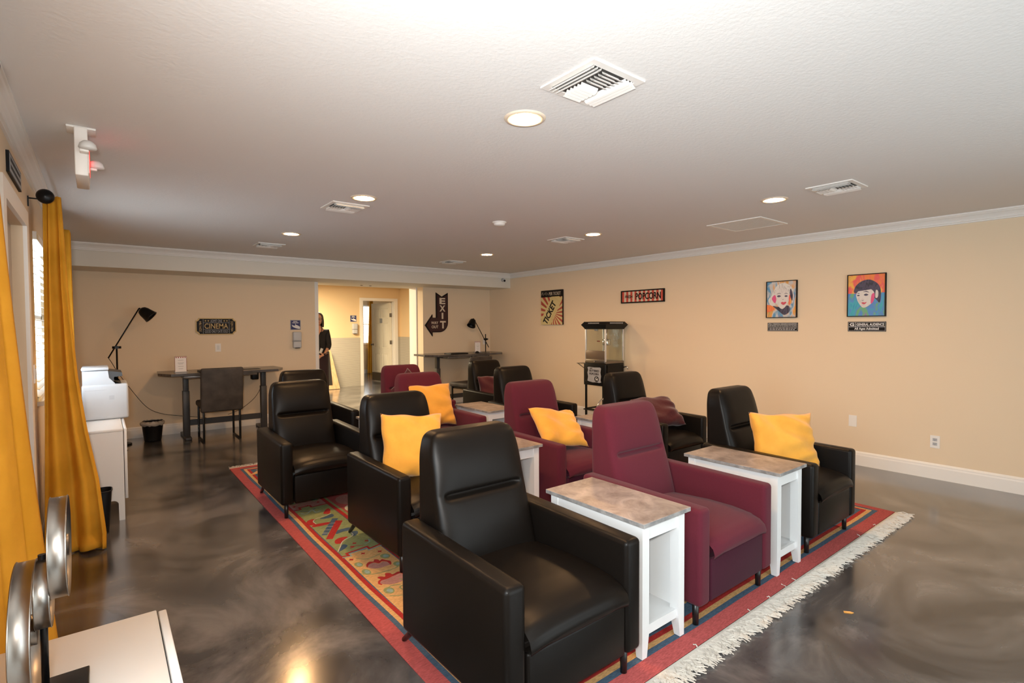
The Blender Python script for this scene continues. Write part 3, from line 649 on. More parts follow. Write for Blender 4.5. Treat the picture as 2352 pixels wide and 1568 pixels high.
for x, y, lab in ((1.955, 1.675, 'white side table with grey stone-look top nearest the camera, left of front plum recliner'),
                  (3.165, 1.665, 'white side table with grey stone-look top beside the front right black recliner'),
                  (2.285, 3.075, 'white side table between the two left recliners of the second row'),
                  (3.60, 3.11, 'white side table mostly hidden behind the front plum recliner'),
                  (3.155, 4.47, 'white side table in the third row left of the middle black recliner'),
                  (2.035, 4.42, 'white side table just showing beside the empty third row recliner')):
    o = tb0 if first else copy_tree(tb0); first = False
    o.location = (x, y, 0.0106); tag(o, lab, 'side table', 'white side tables between the recliners')
# ------------------------------------------------------------------ pillows
def pillow(name, label, mat, c, xd, yd, w_, h_, th, seed, wr=0.010):
    xd, yd = Vector(xd).normalized(), Vector(yd); yd = (yd-xd*yd.dot(xd)).normalized(); zd = xd.cross(yd)
    rnd = random.Random(seed); ph = [rnd.uniform(0, 6) for _ in range(8)]
    m = mb(mat); c = Vector(c)
    def P_(u, v, s_):
        a, b = 2*u-1, 2*v-1
        ins = 0.07
        px = a*(1-ins*(1-b*b)*1.0*(abs(a)**2)); py = b*(1-ins*(1-a*a)*(abs(b)**2))
        z = th/2*max(0, (1-a**4))**0.55*max(0, (1-b**4))**0.55
        z += wr*(math.sin(5*a+3*b+ph[0])*math.cos(4*b+ph[1])+0.6*math.sin(9*a*b+ph[2]+7*b))*min(1, z/(th/4))*s_
        px += 0.02*math.sin(7*b+ph[3])*abs(a)**6; py += 0.025*math.sin(6*a+ph[4])*abs(b)**6
        return c+xd*(px*w_/2)+yd*(py*h_/2)+zd*(s_*z)
    n_ = 30
    m.grid(lambda u, v: P_(u, v, 1), n_, n_); m.grid(lambda u, v: P_(u, v, -1), n_, n_)
    bmesh.ops.remove_doubles(m.bm, verts=m.bm.verts, dist=0.0004)
    o = m.build(name); tag(o, label, 'pillow'); return o
o = pillow('throw_pillow', 'square yellow velvet pillow on the second row black recliner', yel, (1.66, 3.20, 0.640), (0.46, -0.05, -0.045), (0.0, 0.18, 0.45), 0.45, 0.45, 0.14, 1)
o['group'] = 'yellow throw pillows'
o = pillow('throw_pillow', 'square yellow velvet pillow on the third row plum recliner', yel, (2.60, 4.585, 0.665), (0.46, -0.02, 0.0), (0.02, 0.17, 0.42), 0.46, 0.44, 0.14, 2); o['group'] = 'yellow throw pillows'
o = pillow('throw_pillow', 'yellow velvet pillow lying tilted back on the second row plum recliner', yel, (2.925, 3.10, 0.625), (0.44, -0.06, -0.075), (-0.05, 0.30, 0.26), 0.45, 0.38, 0.13, 3); o['group'] = 'yellow throw pillows'
o = pillow('throw_pillow', 'crumpled yellow pillow with pointed corners on the front right black recliner', yel, (3.80, 1.70, 0.635), (0.49, -0.27, -0.02), (-0.02, 0.14, 0.36), 0.50, 0.385, 0.13, 4, 0.014); o['group'] = 'yellow throw pillows'
o = pillow('throw_pillow', 'dark burgundy pillow on the recliner in front of the popcorn cart', burg, (4.20, 3.06, 0.620), (0.42, -0.12, 0.0), (0.05, 0.26, 0.22), 0.46, 0.36, 0.15, 5); o['group'] = 'burgundy throw pillows'
o = pillow('throw_pillow', 'burgundy pillow standing on edge on the rearmost plum recliner', burg, (2.93, 5.70, 0.68), (0.20, -0.12, 0.30), (-0.24, 0.22, 0.30), 0.38, 0.40, 0.11, 6); o['group'] = 'burgundy throw pillows'
o = pillow('throw_pillow', 'burgundy pillow on the rearmost black recliner near the right desk', burg, (4.18, 5.73, 0.61), (0.42, -0.02, 0.0), (0.0, 0.15, 0.40), 0.42, 0.36, 0.13, 7); o['group'] = 'burgundy throw pillows'

# ------------------------------------------------------------------ desks
def desk(name, label, cx, ztop_, wf, wt, yf, yt, yb, legs, foot, box_x):
    t = thing(name, label, 'desk', (cx, yt, 0))
    poly = [(-wf/2, yf-yt), (wf/2, yf-yt), (wt/2, 0), (wt/2-0.02, yb-yt), (-wt/2+0.02, yb-yt), (-wt/2, 0)]
    m = mb(deskm); m.prism(poly, lambda u, v: Vector((u, v, ztop_-0.032)), (0, 0, 0.032)); m.build('desk_top', t)
    m = mb(deskm); m.box((-0.50, yf-yt+0.012, ztop_-0.068), (-0.02, yf-yt+0.30, ztop_-0.034), 0.004); m.build('drawer', t)
    m = mb(deskm); m.box((0.0, yf-yt+0.012, ztop_-0.064), (0.36, yf-yt+0.30, ztop_-0.034), 0.004); m.build('drawer', t)
    m = mb(deskleg); m.box((legs[0], 0.03, ztop_-0.06), (legs[1], 0.11, ztop_-0.035)); m.build('frame_rail', t)
    for lx in legs:
        m = mb(deskleg); m.box((lx-0.030, 0.03, ztop_-0.30), (lx+0.030, 0.11, ztop_-0.045), 0.004); m.build('lifting_column', t)
        m = mb(deskleg); m.box((lx-0.037, 0.02, 0.03), (lx+0.037, 0.12, ztop_-0.25), 0.004); m.build('leg', t)
        m = mb(deskleg); m.box((lx-0.037, foot[0]-yt, 0.0), (lx+0.037, foot[1]-yt, 0.035), 0.008); m.build('foot', t)
    m = mb(deskleg); m.box((legs[0], 0.055, 0.16), (legs[1], 0.085, 0.235)); m.build('stretcher', t)
    m = mb(blackp); m.box((box_x, -0.06, ztop_-0.145), (box_x+0.085, 0.05, ztop_-0.033), 0.008); m.build('control_box', t)
    return t
ldesk = desk('standing_desk', 'grey height adjustable desk with clipped corners under the cinema sign', 1.31, 0.872, 1.26, 1.50, 7.72, 7.97, 8.40, (-0.445, 0.50), (7.82, 8.38), 0.33)
desk('standing_desk', 'grey height adjustable desk in the right corner under the exit arrow sign', 5.20, 0.962, 1.32, 1.66, 7.72, 7.97, 8.40, (-0.54, 0.54), (7.82, 8.38), 0.30)
# desk items
def holder(x, y, z, lab):
    t = thing('menu_holder', lab, 'sign holder', (x, y, z), 0.05)
    acr = nm('acrylic', (0.6, 0.6, 0.6), 0.1)
    mb(printg).box((-0.075, -0.05, 0), (0.075, 0.045, 0.006), 0.002).build('base', t)
    m = mb(paper); m.box((-0.066, -0.004, 0.008), (0.066, 0.0, 0.205)); pg = m.build('printed_card', t)
    m = mb(brick)
    for (a, b, c, d) in ((-0.066, 0.066, 0.200, 0.204), (-0.066, -0.063, 0.008, 0.204), (0.063, 0.066, 0.008, 0.204)): m.box((a, -0.0055, c), (b, -0.0045, d))
    for i in range(5): m.lathe([(0.0005, -0.0055), (0.007, -0.005)], (-0.05+i*0.025, 0, 0.192), 8, 'y')
    for (yy, ww) in ((0.155, 0.06), (0.120, 0.07), (0.105, 0.05), (0.075, 0.06), (0.045, 0.05)):
        m.mat(greyl).box((-ww/2, -0.0055, yy), (ww/2, -0.0045, yy+0.004))
    m.build('printed_pattern', pg)
    mb(glass).box((-0.07, 0.001, 0.004), (0.07, 0.003, 0.21)).build('clear_back', t)
holder(0.815, 8.02, 0.872, 'clear stand with a small white printed card on the left desk')
holder(5.58, 8.12, 0.962, 'clear stand with a small white printed card on the right desk')
def laptop(x, y, z, rz, lab):
    t = thing('laptop', lab, 'laptop', (x, y, z), rz)
    mb(blackp).box((-0.18, -0.12, 0), (0.18, 0.12, 0.011), 0.004).build('base', t); mb(darkp).box((-0.18, -0.12, 0.0115), (0.18, 0.12, 0.019), 0.003).build('lid', t)
laptop(1.18, 7.93, 0.872, 0.0, 'closed dark laptop lying on the left desk')
laptop(4.98, 7.92, 0.962, 0.0, 'closed dark laptop lying on the right desk')
def mouse(x, y, z, lab):
    t = thing('mouse', lab, 'mouse', (x, y, z))
    m = mb(blackp); m.grid(lambda u, v: Vector((0.032*math.cos(2*PI*u)*math.cos(v*PI/2), 0.052*math.sin(2*PI*u)*math.cos(v*PI/2), 0.034*math.sin(v*PI/2))), 18, 8, True, True); m.build('shell', t)
    mb(steel).box((-0.003, -0.03, 0.028), (0.003, -0.014, 0.034), 0.001).build('scroll_wheel', t)
def pad(x, y, z, lab):
    o = mb(blackp).box((-0.12, -0.09, 0), (0.12, 0.09, 0.003), 0.001).build('mouse_pad'); o.location = (x, y, z); tag(o, lab, 'mouse pad')
pad(1.63, 7.98, 0.872, 'flat black mouse pad on the left desk'); mouse(1.50, 7.93, 0.875, 'black computer mouse beside the pad on the left desk')
pad(5.52, 7.90, 0.962, 'flat black mouse pad on the right desk'); mouse(5.42, 7.90, 0.965, 'black computer mouse on the pad of the right desk')
# desk chairs
def make_chair(lab):
    t = thing('desk_chair', lab, 'chair')
    # faces +y locally; origin at floor centre of the seat
    m = mb(suede); m.box((-0.235, -0.21, 0.425), (0.235, 0.25, 0.50), 0.028, 4); m.build('seat', t)
    m = mb(suede); m.box((-0.24, -0.262, 0.385), (0.24, -0.195, 0.945), 0.024, 4)
    for v in m.bm.verts: v.co.y -= 0.07*max(0, (v.co.z-0.42))/0.5
    m.build('backrest', t)
    for s_ in (-1, 1):
        m = mb(black); x = s_*0.205
        m.box((x-0.011, -0.235, 0.0), (x+0.011, -0.205, 0.42), 0.002); m.build('leg', t)
        m = mb(black); m.box((x-0.011, 0.195, 0.0), (x+0.011, 0.225, 0.43), 0.002); m.build('leg', t)
        m = mb(black); m.box((x-0.011, -0.235, 0.0), (x+0.011, 0.225, 0.018), 0.002); m.build('sled_runner', t)
    mb(black).box((-0.20, -0.235, 0.395), (0.20, 0.225, 0.42)).build('seat_frame', t)
    return t
c1 = make_chair('charcoal upholstered desk chair with sled legs at the left desk'); c1.location = (1.20, 7.74, 0); c1.rotation_euler = (0, 0, 0.0); c1['group'] = 'charcoal desk chairs'
c2 = copy_tree(c1); c2['label'] = 'charcoal upholstered desk chair turned sideways at the right desk'; c2.location = (4.95, 7.46, 0); c2.rotation_euler = (0, 0, math.radians(8))
# floor lamps
def floor_lamp(lab, base, zp, head, tail, hd, over):
    t = thing('floor_lamp', lab, 'floor lamp', base)
    mb(black).lathe([(0.0005, 0.022), (0.12, 0.020), (0.13, 0.014), (0.13, 0.0), (0.0005, 0.0)], (0, 0, 0), 32).build('base', t)
    mb(black).cyl((0, 0, 0.018), (0, 0, zp+over), 0.0095, n=12).build('pole', t)
    pv = Vector((0, 0, zp)); H_ = Vector(head); T_ = Vector(tail)
    mb(black).cyl(T_+Vector((0, -0.02, 0)), H_+Vector((0, -0.02, 0)), 0.0075, n=10).build('arm', t)
    m = mb(black); m.cyl(pv+Vector((-0.045, -0.01, 0)), pv+Vector((0.045, -0.01, 0)), 0.015, n=14).cyl(pv+Vector((0, -0.035, 0)), pv+Vector((0, 0.015, 0)), 0.020, n=16); m.build('pivot_knob', t)
    # shade: bell opening along hd
    hd = Vector(hd).normalized(); x = hd.orthogonal().normalized(); y = hd.cross(x); m = mb(black); o_ = H_+Vector((0, -0.02, 0))
    prof = [(0.001, -0.030), (0.030, -0.026), (0.052, -0.008), (0.064, 0.025), (0.070, 0.065), (0.080, 0.115), (0.084, 0.125), (0.080, 0.125), (0.066, 0.065), (0.055, 0.02), (0.002, 0.01)]
    off = hd*0.045
    rows = [[m.bm.verts.new(o_+off+hd*h+(x*math.cos(2*PI*i/28)+y*math.sin(2*PI*i/28))*r) for i in range(28)] for r, h in prof]
    for a, b in zip(rows, rows[1:]):
        for i in range(28):
            f = m.bm.faces.new((a[i], a[(i+1) % 28], b[(i+1) % 28], b[i])); f.smooth = True
    m.cyl(o_-hd*0.0, o_+off-hd*0.02, 0.010, n=10)
    sh = m.build('lamp_shade', t)
    return t
floor_lamp('tall black jointed floor lamp behind the printer', (0.153, 8.05, 0), 1.215, (0.235, 0, 1.70), (-0.085, 0, 1.087), (0.68, -0.2, -0.62), 0.02)
floor_lamp('tall black jointed floor lamp in the corner behind the right desk', (5.905, 8.425-0.13+0.02, 0), 1.20, (-0.29, 0, 1.60), (0.06, 0, 1.04), (-0.55, -0.25, -0.9), 0.10)
o = mb(blackp).tube(catmull([(0.07, 8.03, 1.087), (0.10, 8.06, 1.03), (0.16, 8.10, 0.90), (0.26, 8.22, 0.72), (0.45, 8.36, 0.42), (0.62, 8.42, 0.30), (0.86, 8.43, 0.24), (1.15, 8.43, 0.18)], 6), 0.0035, 6).build('lamp_cord'); tag(o, 'thin black cord running from the left floor lamp down behind the desk', 'cord')
o = mb(blackp).tube(catmull([(1.42, 8.42, 0.20), (1.60, 8.42, 0.27), (1.78, 8.41, 0.42), (1.86, 8.38, 0.60), (1.84, 8.30, 0.80)], 6), 0.0035, 6).build('power_cord'); o.parent = ldesk; o.location = -ldesk.location

# ------------------------------------------------------------------ bins
t = thing('waste_bin', 'round black waste bin with a plastic liner between lamp and left desk', 'waste bin', (0.50, 8.10, 0))
mb(blackp).lathe([(0.0005, 0.002), (0.090, 0.0), (0.094, 0.02), (0.118, 0.245), (0.121, 0.25), (0.115, 0.25), (0.088, 0.02), (0.0005, 0.012)], (0, 0, 0), 28).build('bin_body', t)
m = mb(bagm); rnd = random.Random(3); jit = [rnd.uniform(-1, 1) for _ in range(200)]
def liner(u, v):
    a = 2*PI*u; i = int(u*40) % 40; r_ = 0.124+0.006*jit[i]*v+0.010*math.sin(v*PI); z = 0.262-0.055*v+0.006*jit[i+40]*(v)+0.005*(1-v)*jit[i+80]
    if v < 0.2: r_ = 0.112
    return Vector((r_*math.cos(a), r_*math.sin(a), z))
m.grid(liner, 40, 7, True, True); m.build('bin_liner', t)
t = thing('waste_basket', 'black rectangular waste basket on the floor beside the printer cabinet', 'waste basket', (-0.075, 4.70, 0))
m = mb(blackp)
def basket(u, v):
    a = 2*PI*u; k = 1+0.22*v; p = 0.45; c_, s_ = math.cos(a), math.sin(a)
    return Vector((0.095*k*math.copysign(abs(c_)**p, c_), 0.062*k*math.copysign(abs(s_)**p, s_), 0.30*v))
m.grid(basket, 40, 4, True, True); m.bm.faces.ensure_lookup_table()
m.grid(lambda u, v: Vector(basket(u, 1-v))*0.96+Vector((0, 0, 0.012)), 40, 4, True, True); m.box((-0.09, -0.058, 0), (0.09, 0.058, 0.01)); m.build('basket_body', t)
mb(blackp).tube([basket(i/40, 1)+Vector((0, 0, 0)) for i in range(40)], 0.004, 6, True).build('rim', t)

# ------------------------------------------------------------------ cabinets
def cabinet(name, lab, x0, x1, y0, y1, z1):
    t = thing(name, lab, 'cabinet', (x0, y0, 0)); Wd, Dp = x1-x0, y1-y0
    mb(lacq).box((0, 0, z1-0.022), (Wd-0.022, Dp, z1), 0.002, 1).build('top_panel', t)
    for yy, nmx in ((0.0, 'side_panel'), (Dp-0.018, 'side_panel')):
        m = mb(lacq); zl = 0.155; r_ = 0.035; poly = [(0, 0), (0.045, 0), (0.045, zl-r_)]
        poly += [(0.045+r_*(1-math.cos(a)), zl-r_+r_*math.sin(a)) for a in [PI/2*i/5 for i in range(1, 6)]]
        e_ = Wd-0.022-0.036; poly += [(e_-r_*(1-math.cos(a)), zl-r_+r_*math.sin(a)) for a in [PI/2*i/5 for i in range(5, 0, -1)]]
        poly += [(e_, 0), (Wd-0.022, 0), (Wd-0.022, z1-0.022), (0, z1-0.022)]
        m.prism(poly, lambda u, v: Vector((u, yy, v)), (0, 0.018, 0)); m.build(nmx, t)
    mb(lacq).box((0.0, 0.018, 0.155), (0.012, Dp-0.018, z1-0.022)).build('back_panel', t)
    mb(lacq).box((0.012, 0.018, 0.155), (Wd-0.024, Dp-0.018, 0.173)).build('bottom_panel', t)
    half = Dp/2
    for k in range(2):
        d_ = mb(lacq).box((Wd-0.018, 0.004+k*half, 0.16), (Wd, half-0.002+k*half, z1-0.004), 0.002, 1).build('door', t)
        mb(steel).cyl((Wd, half-0.04+k*0.08, z1*0.62), (Wd+0.02, half-0.04+k*0.08, z1*0.62), 0.008, 0.011, 12).build('door_knob', d_)
    return t
cabinet('storage_cabinet', 'white cabinet with arched feet under the printer', -0.135, 0.140, 4.90, 6.02, 0.695)
cabinet('storage_cabinet', 'white cabinet in the bottom left corner carrying the film reel ornament', -0.205, 0.124, 0.86, 1.685, 0.692)
# printer
t = thing('printer', 'white office printer with dark control panel on the cabinet', 'printer', (-0.07, 5.45, 0.695))
m = mb(printw); m.box((-0.06, 0.0, 0.001), (0.245, 0.40, 0.292), 0.018, 4); m.build('paper_body', t)
m = mb(printw); poly = [(-0.055, 0.25), (0.165, 0.25), (0.155, 0.30), (0.118, 0.345), (0.112, 0.405), (-0.055, 0.405)]
m.prism(poly, lambda u, v: Vector((u, 0.012, v)), (0, 0.37, 0)); m.build('scanner_body', t)
mb(printw).box((-0.06, 0.0, 0.410), (0.118, 0.39, 0.432), 0.006, 2).build('lid', t)
m = mb(printd); m.prism([(0.112, 0.402), (0.205, 0.385), (0.208, 0.355), (0.150, 0.350), (0.152, 0.300), (0.200, 0.292), (0.165, 0.290), (0.118, 0.330)], lambda u, v: Vector((u, 0.02, v)), (0, 0.34, 0)); m.build('control_panel', t)
mb(printg).box((-0.04, -0.001, 0.012), (0.10, 0.0, 0.030)).build('paper_tray', t)
mb(printg).box((0.115, -0.0012, 0.165), (0.150, 0.0, 0.20)).build('badge', t)
mb(printg).box((-0.04, -0.0008, 0.246), (0.10, 0.0, 0.249)).build('panel_line', t)
# film reel ornament
t = thing('film_reel_ornament', 'brushed metal film reel ornament on a black stand, seen edge on', 'ornament', (-0.09, 1.42, 0.692))
mb(black).box((-0.085, -0.075, 0), (0.055, 0.055, 0.014), 0.002).build('base', t)
mb(black).cyl((-0.014, 0.0, 0.012), (-0.014, 0, 0.30), 0.0065, n=14).build('stand_rod', t)
def reel(cx, cy, cz, R, wd, name):
    m = mb(steel)
    prof = [(R*0.985, -wd/2), (R, -wd/2), (R+0.002, -wd/2+0.001), (R, -wd/2+0.003), (R, wd/2-0.003), (R+0.002, wd/2-0.001), (R, wd/2), (R*0.985, wd/2), (R*0.985, -wd/2)]
    m.lathe(prof, (cx, cy, cz), 64, 'x'); o = m.build(name, t)
    k = mb(steel); k.lathe([(R*0.22, -wd/2), (R*0.22, wd/2), (0.004, wd/2), (0.004, -wd/2), (R*0.22, -wd/2)], (cx, cy, cz), 32, 'x')
    for i in range(5):
        a = 2*PI*i/5+0.3; k.box((-wd/2, -0.012, R*0.2), (-wd/2+0.002, 0.012, R*0.99), M=Matrix.Translation((cx, cy, cz)) @ Matrix.Rotation(a, 4, 'X'))
    k.build('spokes', o)
reel(0.014, 0.0, 0.310, 0.100, 0.030, 'reel')
reel(-0.040, 0.0, 0.150, 0.136, 0.033, 'reel')
reel(-0.012, -0.004, 0.222, 0.068, 0.026, 'reel')

# ------------------------------------------------------------------ curtains
def curtain(name, lab, y0, y1, top, fold, bot, zt=2.27, zb=0.004, nf=5, amp=(0.022, 0.06), seed=1, cut=None):
    """top: x at the rod; bot(u): x drift at floor as function of u"""
    rnd = random.Random(seed); ph = rnd.uniform(0, 6); m = mb(curt)
    def fn(u, v):
        k = 1-v; a = amp[0]+(amp[1]-amp[0])*k**1.2
        fold_ = math.sin(2*PI*nf*u+ph+0.4*math.sin(3*k+u*4))+0.3*math.sin(2*PI*nf*2*u+ph*2+2*k)
        x = top+(bot(u)*k**1.3)+a*fold_
        if cut: x = min(x, cut[1]) if zb+(zt-zb)*v < cut[0] else min(x, cut[1]+0.045)
        x = max(x, XL+0.012)
        y = y0+(y1-y0)*u+0.02*math.sin(2*PI*nf*u*1.0+1.2)*k+fold(u)*k
        z = zb+(zt-zb)*v
        if v < 0.06: x += 0.02*math.sin(9*u*PI)*(1-v/0.06); x = max(x, XL+0.012)
        return Vector((x, y, z))
    m.grid(fn, 90, 60); o = m.build(name); tag(o, lab, 'curtain')
    so_ = o.modifiers.new('cloth_thickness', 'SOLIDIFY'); so_.thickness = 0.003; return o
curtain('curtain', 'mustard yellow curtain filling the left edge, nearest the camera', 1.02, 2.30, -0.272, lambda u: 0.10*u, lambda u: 0.0 if u < 0.5 else 0.145*((u-0.5)/0.5)**1.3, nf=6, amp=(0.016, 0.020), seed=4)['group'] = 'mustard curtains'
def gathered(name, lab):
    """a panel drawn to the near end of its rod: it runs out from the wall, turns and goes back along the window"""
    m = mb(curt); rnd = random.Random(2)
    def fn(u, v):
        k = 1-v; z = 0.004+2.275*v
        xl = -0.262-0.045*k; pinch = 1.0
        tb = [(0, -0.182), (0.25, -0.165), (0.5, -0.134), (0.65, -0.098), (0.8, -0.048), (1.0, -0.012)]
        for (k0, a0), (k1, a1) in zip(tb, tb[1:]):
            if k0 <= k <= k1+1e-6: xr = a0+(a1-a0)*(k-k0)/(k1-k0); break
        f = 0.010+0.028*k
        if u < 0.55:
            w_ = u/0.55; x = xl+(xr*pinch+xl*(1-pinch)-xl)*w_; y = 4.36+f*math.sin(w_*PI*4.2+1.2*k)+0.035*k*math.sin(w_*PI)-0.05*k*(k > 0.0)*w_**2
            x += 0.006*math.sin(w_*11+3*k)
        else:
            w_ = (u-0.55)/0.45; x = xr*pinch+xl*(1-pinch)-0.05*w_-0.10*k*w_+f*math.sin(w_*PI*5); y = 4.36+0.30*w_-0.05*k*(1-w_)
        if k > 0.955: y -= 0.03*(k-0.955)/0.045; x += 0.012*math.sin(u*30)*(k-0.955)/0.045
        return Vector((max(x, XL+0.012), y, z+0.010*math.sin(u*17)*(1 if k > 0.97 else 0)+(0.012 if k > 0.97 else 0)))
    m.grid(fn, 110, 70); o = m.build(name); tag(o, lab, 'curtain', 'mustard curtains')
    so_ = o.modifiers.new('cloth_thickness', 'SOLIDIFY'); so_.thickness = 0.003; return o
gathered('curtain', 'mustard yellow curtain gathered at the near side of the window with flared hem')
curtain('curtain', 'mustard yellow curtain at the far side of the window behind the printer', 5.66, 6.05, -0.218, lambda u: 0.0, lambda u: 0.055, nf=4, amp=(0.030, 0.020), seed=5, cut=(0.76, -0.142))['group'] = 'mustard curtains'
curtain('curtain', 'mustard yellow curtain glimpsed through the hallway door', 0, 1, 0, lambda u: 0, lambda u: 0, nf=3, seed=6)
far = bpy.data.objects[[o.name for o in bpy.data.objects if o.get('label') == 'mustard yellow curtain glimpsed through the hallway door'][0]]
me = far.data
for v in me.vertices:
    u, z = v.co.y, v.co.z; k = 1-(z/2.27)
    yy = YF-0.10-0.03*math.sin(6*PI*u)
    v.co = Vector((6.585+0.12*u*(1+0.9*k)-0.12*k, yy-0.05*k, z))
def rod(lab, y0, y1, x):
    t = thing('curtain_rod', lab, 'curtain rod', (x, y0, 2.245))
    mb(black).cyl((0, 0, 0), (0, y1-y0, 0), 0.010, n=12).build('rod', t)
    for yy, s_ in ((0, -1), (y1-y0, 1)):
        mb(black).lathe([(0.0005, s_*0.030), (0.030, s_*0.026), (0.043, s_*0.012), (0.043, 0.0), (0.030, -s_*0.01), (0.0105, -s_*0.012)], (0, yy, 0), 24, 'y').build('finial', t)
        yb_ = yy-s_*0.10
        m = mb(black); m.cyl((0, yb_, 0), (XL-x+0.004, yb_, 0.0), 0.004, n=8).box((XL-x, yb_-0.008, -0.05), (XL-x+0.006, yb_+0.008, 0.012)); m.build('bracket', t)
rod('black curtain rod with round disc end above the blind window', 4.22, 6.12, -0.242)
rod('black curtain rod out of sight above the nearest curtain', -0.35, 2.20, -0.262)
# ------------------------------------------------------------------ signs on walls
def wallframe_back(x, z): return Vector((x, YW, z))
BX, BZ, BN = Vector((1, 0, 0)), Vector((0, 0, 1)), Vector((0, -1, 0))       # back wall
RX, RN = Vector((0, -1, 0)), Vector((-1, 0, 0))                              # right wall: reading left->right is -y
def plate(m, org, X_, poly, d0, d1, Nn):
    m.prism(poly, lambda u, v: org+X_*u+BZ*v+Nn*d0, Nn*(d1-d0))
def rect(a, b, c, d): return [(a, c), (b, c), (b, d), (a, d)]
# cinema ticket sign
t = thing('cinema_sign', 'black and gold ticket shaped cinema sign on the back wall', 'wall sign', (1.300, YW, 1.47))
O = Vector((0, 0, 0))
def tick(w_, h_, c_): return [(-w_+c_, -h_), (w_-c_, -h_), (w_-c_, -h_+c_*0.35), (w_-c_*0.35, -h_+c_), (w_, -h_+c_), (w_, h_-c_), (w_-c_*0.35, h_-c_), (w_-c_, h_-c_*0.35), (w_-c_, h_), (-w_+c_, h_), (-w_+c_, h_-c_*0.35), (-w_+c_*0.35, h_-c_), (-w_, h_-c_), (-w_, -h_+c_), (-w_+c_*0.35, -h_+c_), (-w_+c_, -h_+c_*0.35)]
m = mb(gold); plate(m, O, BX, tick(0.255, 0.118, 0.035), 0, 0.018, BN); m.build('sign_board', t)
m = mb(signb); plate(m, O, BX, tick(0.242, 0.106, 0.035), 0.018, 0.021, BN)
m.mat(greyl)
for (a, b, c, d) in ((-0.165, -0.161, -0.100, 0.100), (0.161, 0.165, -0.100, 0.100), (-0.163, 0.163, 0.049, 0.053), (-0.163, 0.163, -0.045, -0.041)): plate(m, O, BX, rect(a, b, c, d), 0.021, 0.0225, BN)
m.build('face_panel', t)
text('CINEMA', 0.10, gold, O+BN*0.022+BZ*0.004, BX, BZ, t, width=0.295, bold=0.0004, squash=0.072)
text('ADMIT ONE', 0.05, greyl, O+BN*0.022+BZ*0.077, BX, BZ, t, width=0.145, squash=0.036)
text('GOOD ONLY DATE SOLD', 0.05, greyl, O+BN*0.022+BZ*-0.073, BX, BZ, t, width=0.29, squash=0.038)
text('3291784', 0.04, gold, O+BN*0.022+BX*-0.198, BZ, -BX, t, width=0.145, squash=0.028)
text('3291784', 0.04, gold, O+BN*0.022+BX*0.198, -BZ, BX, t, width=0.145, squash=0.028)
m = mb(gold)
for sx in (-0.135, -0.100, 0.100, 0.135):
    pts = [(sx+(0.014 if i % 2 == 0 else 0.006)*math.sin(PI*i/5), 0.078+(0.014 if i % 2 == 0 else 0.006)*math.cos(PI*i/5)) for i in range(10)]
    m.prism(pts, lambda u, v: O+BX*u+BZ*v+BN*0.021, BN*0.0015)
m.build('stars', t)
# exit arrow sign
t = thing('exit_arrow_sign', 'dark maroon exit sign bent into an arrow on the back wall', 'wall sign', (4.90, YW, 1.67))
def arrow(k):
    e = k; pts = [(0.235-e, 0.410-e*2.2), (0.105, 0.335-e*1.2), (-0.018+e, 0.410-e*2.2), (-0.018+e, -0.055-e*0.2), (-0.095-e, -0.055-e*0.2), (-0.095-e, 0.005-e*2.2), (-0.250+e*1.6, -0.195), (-0.095-e, -0.400+e*2.4), (-0.095-e, -0.325+e)]
    c = Vector((0.085, -0.175)); pts += [(0.05, -0.325+e)]
    for i in range(1, 8):
        a = -PI/2+PI/2*i/8; pts.append((0.05+(0.185-e)*math.cos(a), -0.14+(0.185-e)*math.sin(a)))
    pts.append((0.235-e, -0.14)); return pts
m = mb(signb); plate(m, O, BX, arrow(0), 0, 0.022, BN); m.build('sign_board', t)
m = mb(maroon); plate(m, O, BX, arrow(0.016), 0.022, 0.027, BN); m.build('face_panel', t)
for i, (ch, zz) in enumerate((('E', 0.255), ('X', 0.118), ('I', -0.02), ('T', -0.185))):
    text(ch, 0.17, cream, O+BN*0.028+BX*(0.112+(0.008 if ch == 'T' else 0))+BZ*zz, BX, BZ, t, bold=0.006, width=0.125 if ch not in 'I' else 0.035, squash=0.115 if ch != 'T' else 0.14)
text('WAY', 0.07, cream, O+BN*0.028+BX*-0.055+BZ*-0.150, BX, BZ, t, width=0.150, bold=0.0015); text('OUT', 0.07, cream, O+BN*0.028+BX*-0.050+BZ*-0.225, BX, BZ, t, width=0.140, bold=0.0015)
# hand sanitising signs and dispensers
def handsign(x, y, z, w_, lab):
    t = thing('hand_sign', lab, 'wall sign', (x, y, z)); h = w_/2
    m = mb(greyl); plate(m, O, BX, rect(-h, h, -h, h), 0, 0.004, BN); m.build('sign_board', t)
    m = mb(navy); k = h*0.88; plate(m, O, BX, rect(-k, k, -k, k), 0.004, 0.005, BN); m.build('blue_field', t)
    m = mb(purew); s = h
    for (a, b, c, d) in ((-0.45, 0.35, 0.62, 0.76), (-0.62, -0.02, 0.36, 0.50), (0.06, 0.58, 0.36, 0.50), (-0.10, 0.06, 0.12, 0.26)): plate(m, O, BX, [(u*s, v*s) for u, v in rect(a, b, c, d)], 0.005, 0.0058, BN)
    hand = [(-0.70, 0.02), (-0.62, 0.04), (-0.45, -0.10), (-0.05, -0.16), (-0.10, -0.02), (-0.02, 0.06), (0.35, -0.06), (0.62, -0.22), (0.84, -0.36), (0.84, -0.80), (0.55, -0.78), (0.10, -0.66), (-0.30, -0.50), (-0.62, -0.34), (-0.68, -0.24), (-0.56, -0.22), (-0.70, -0.10)]
    m.prism([(u*s, v*s) for u, v in hand], lambda u, v: O+BX*u+BZ*v+BN*0.005, BN*0.0008)
    m.build('pictogram', t)
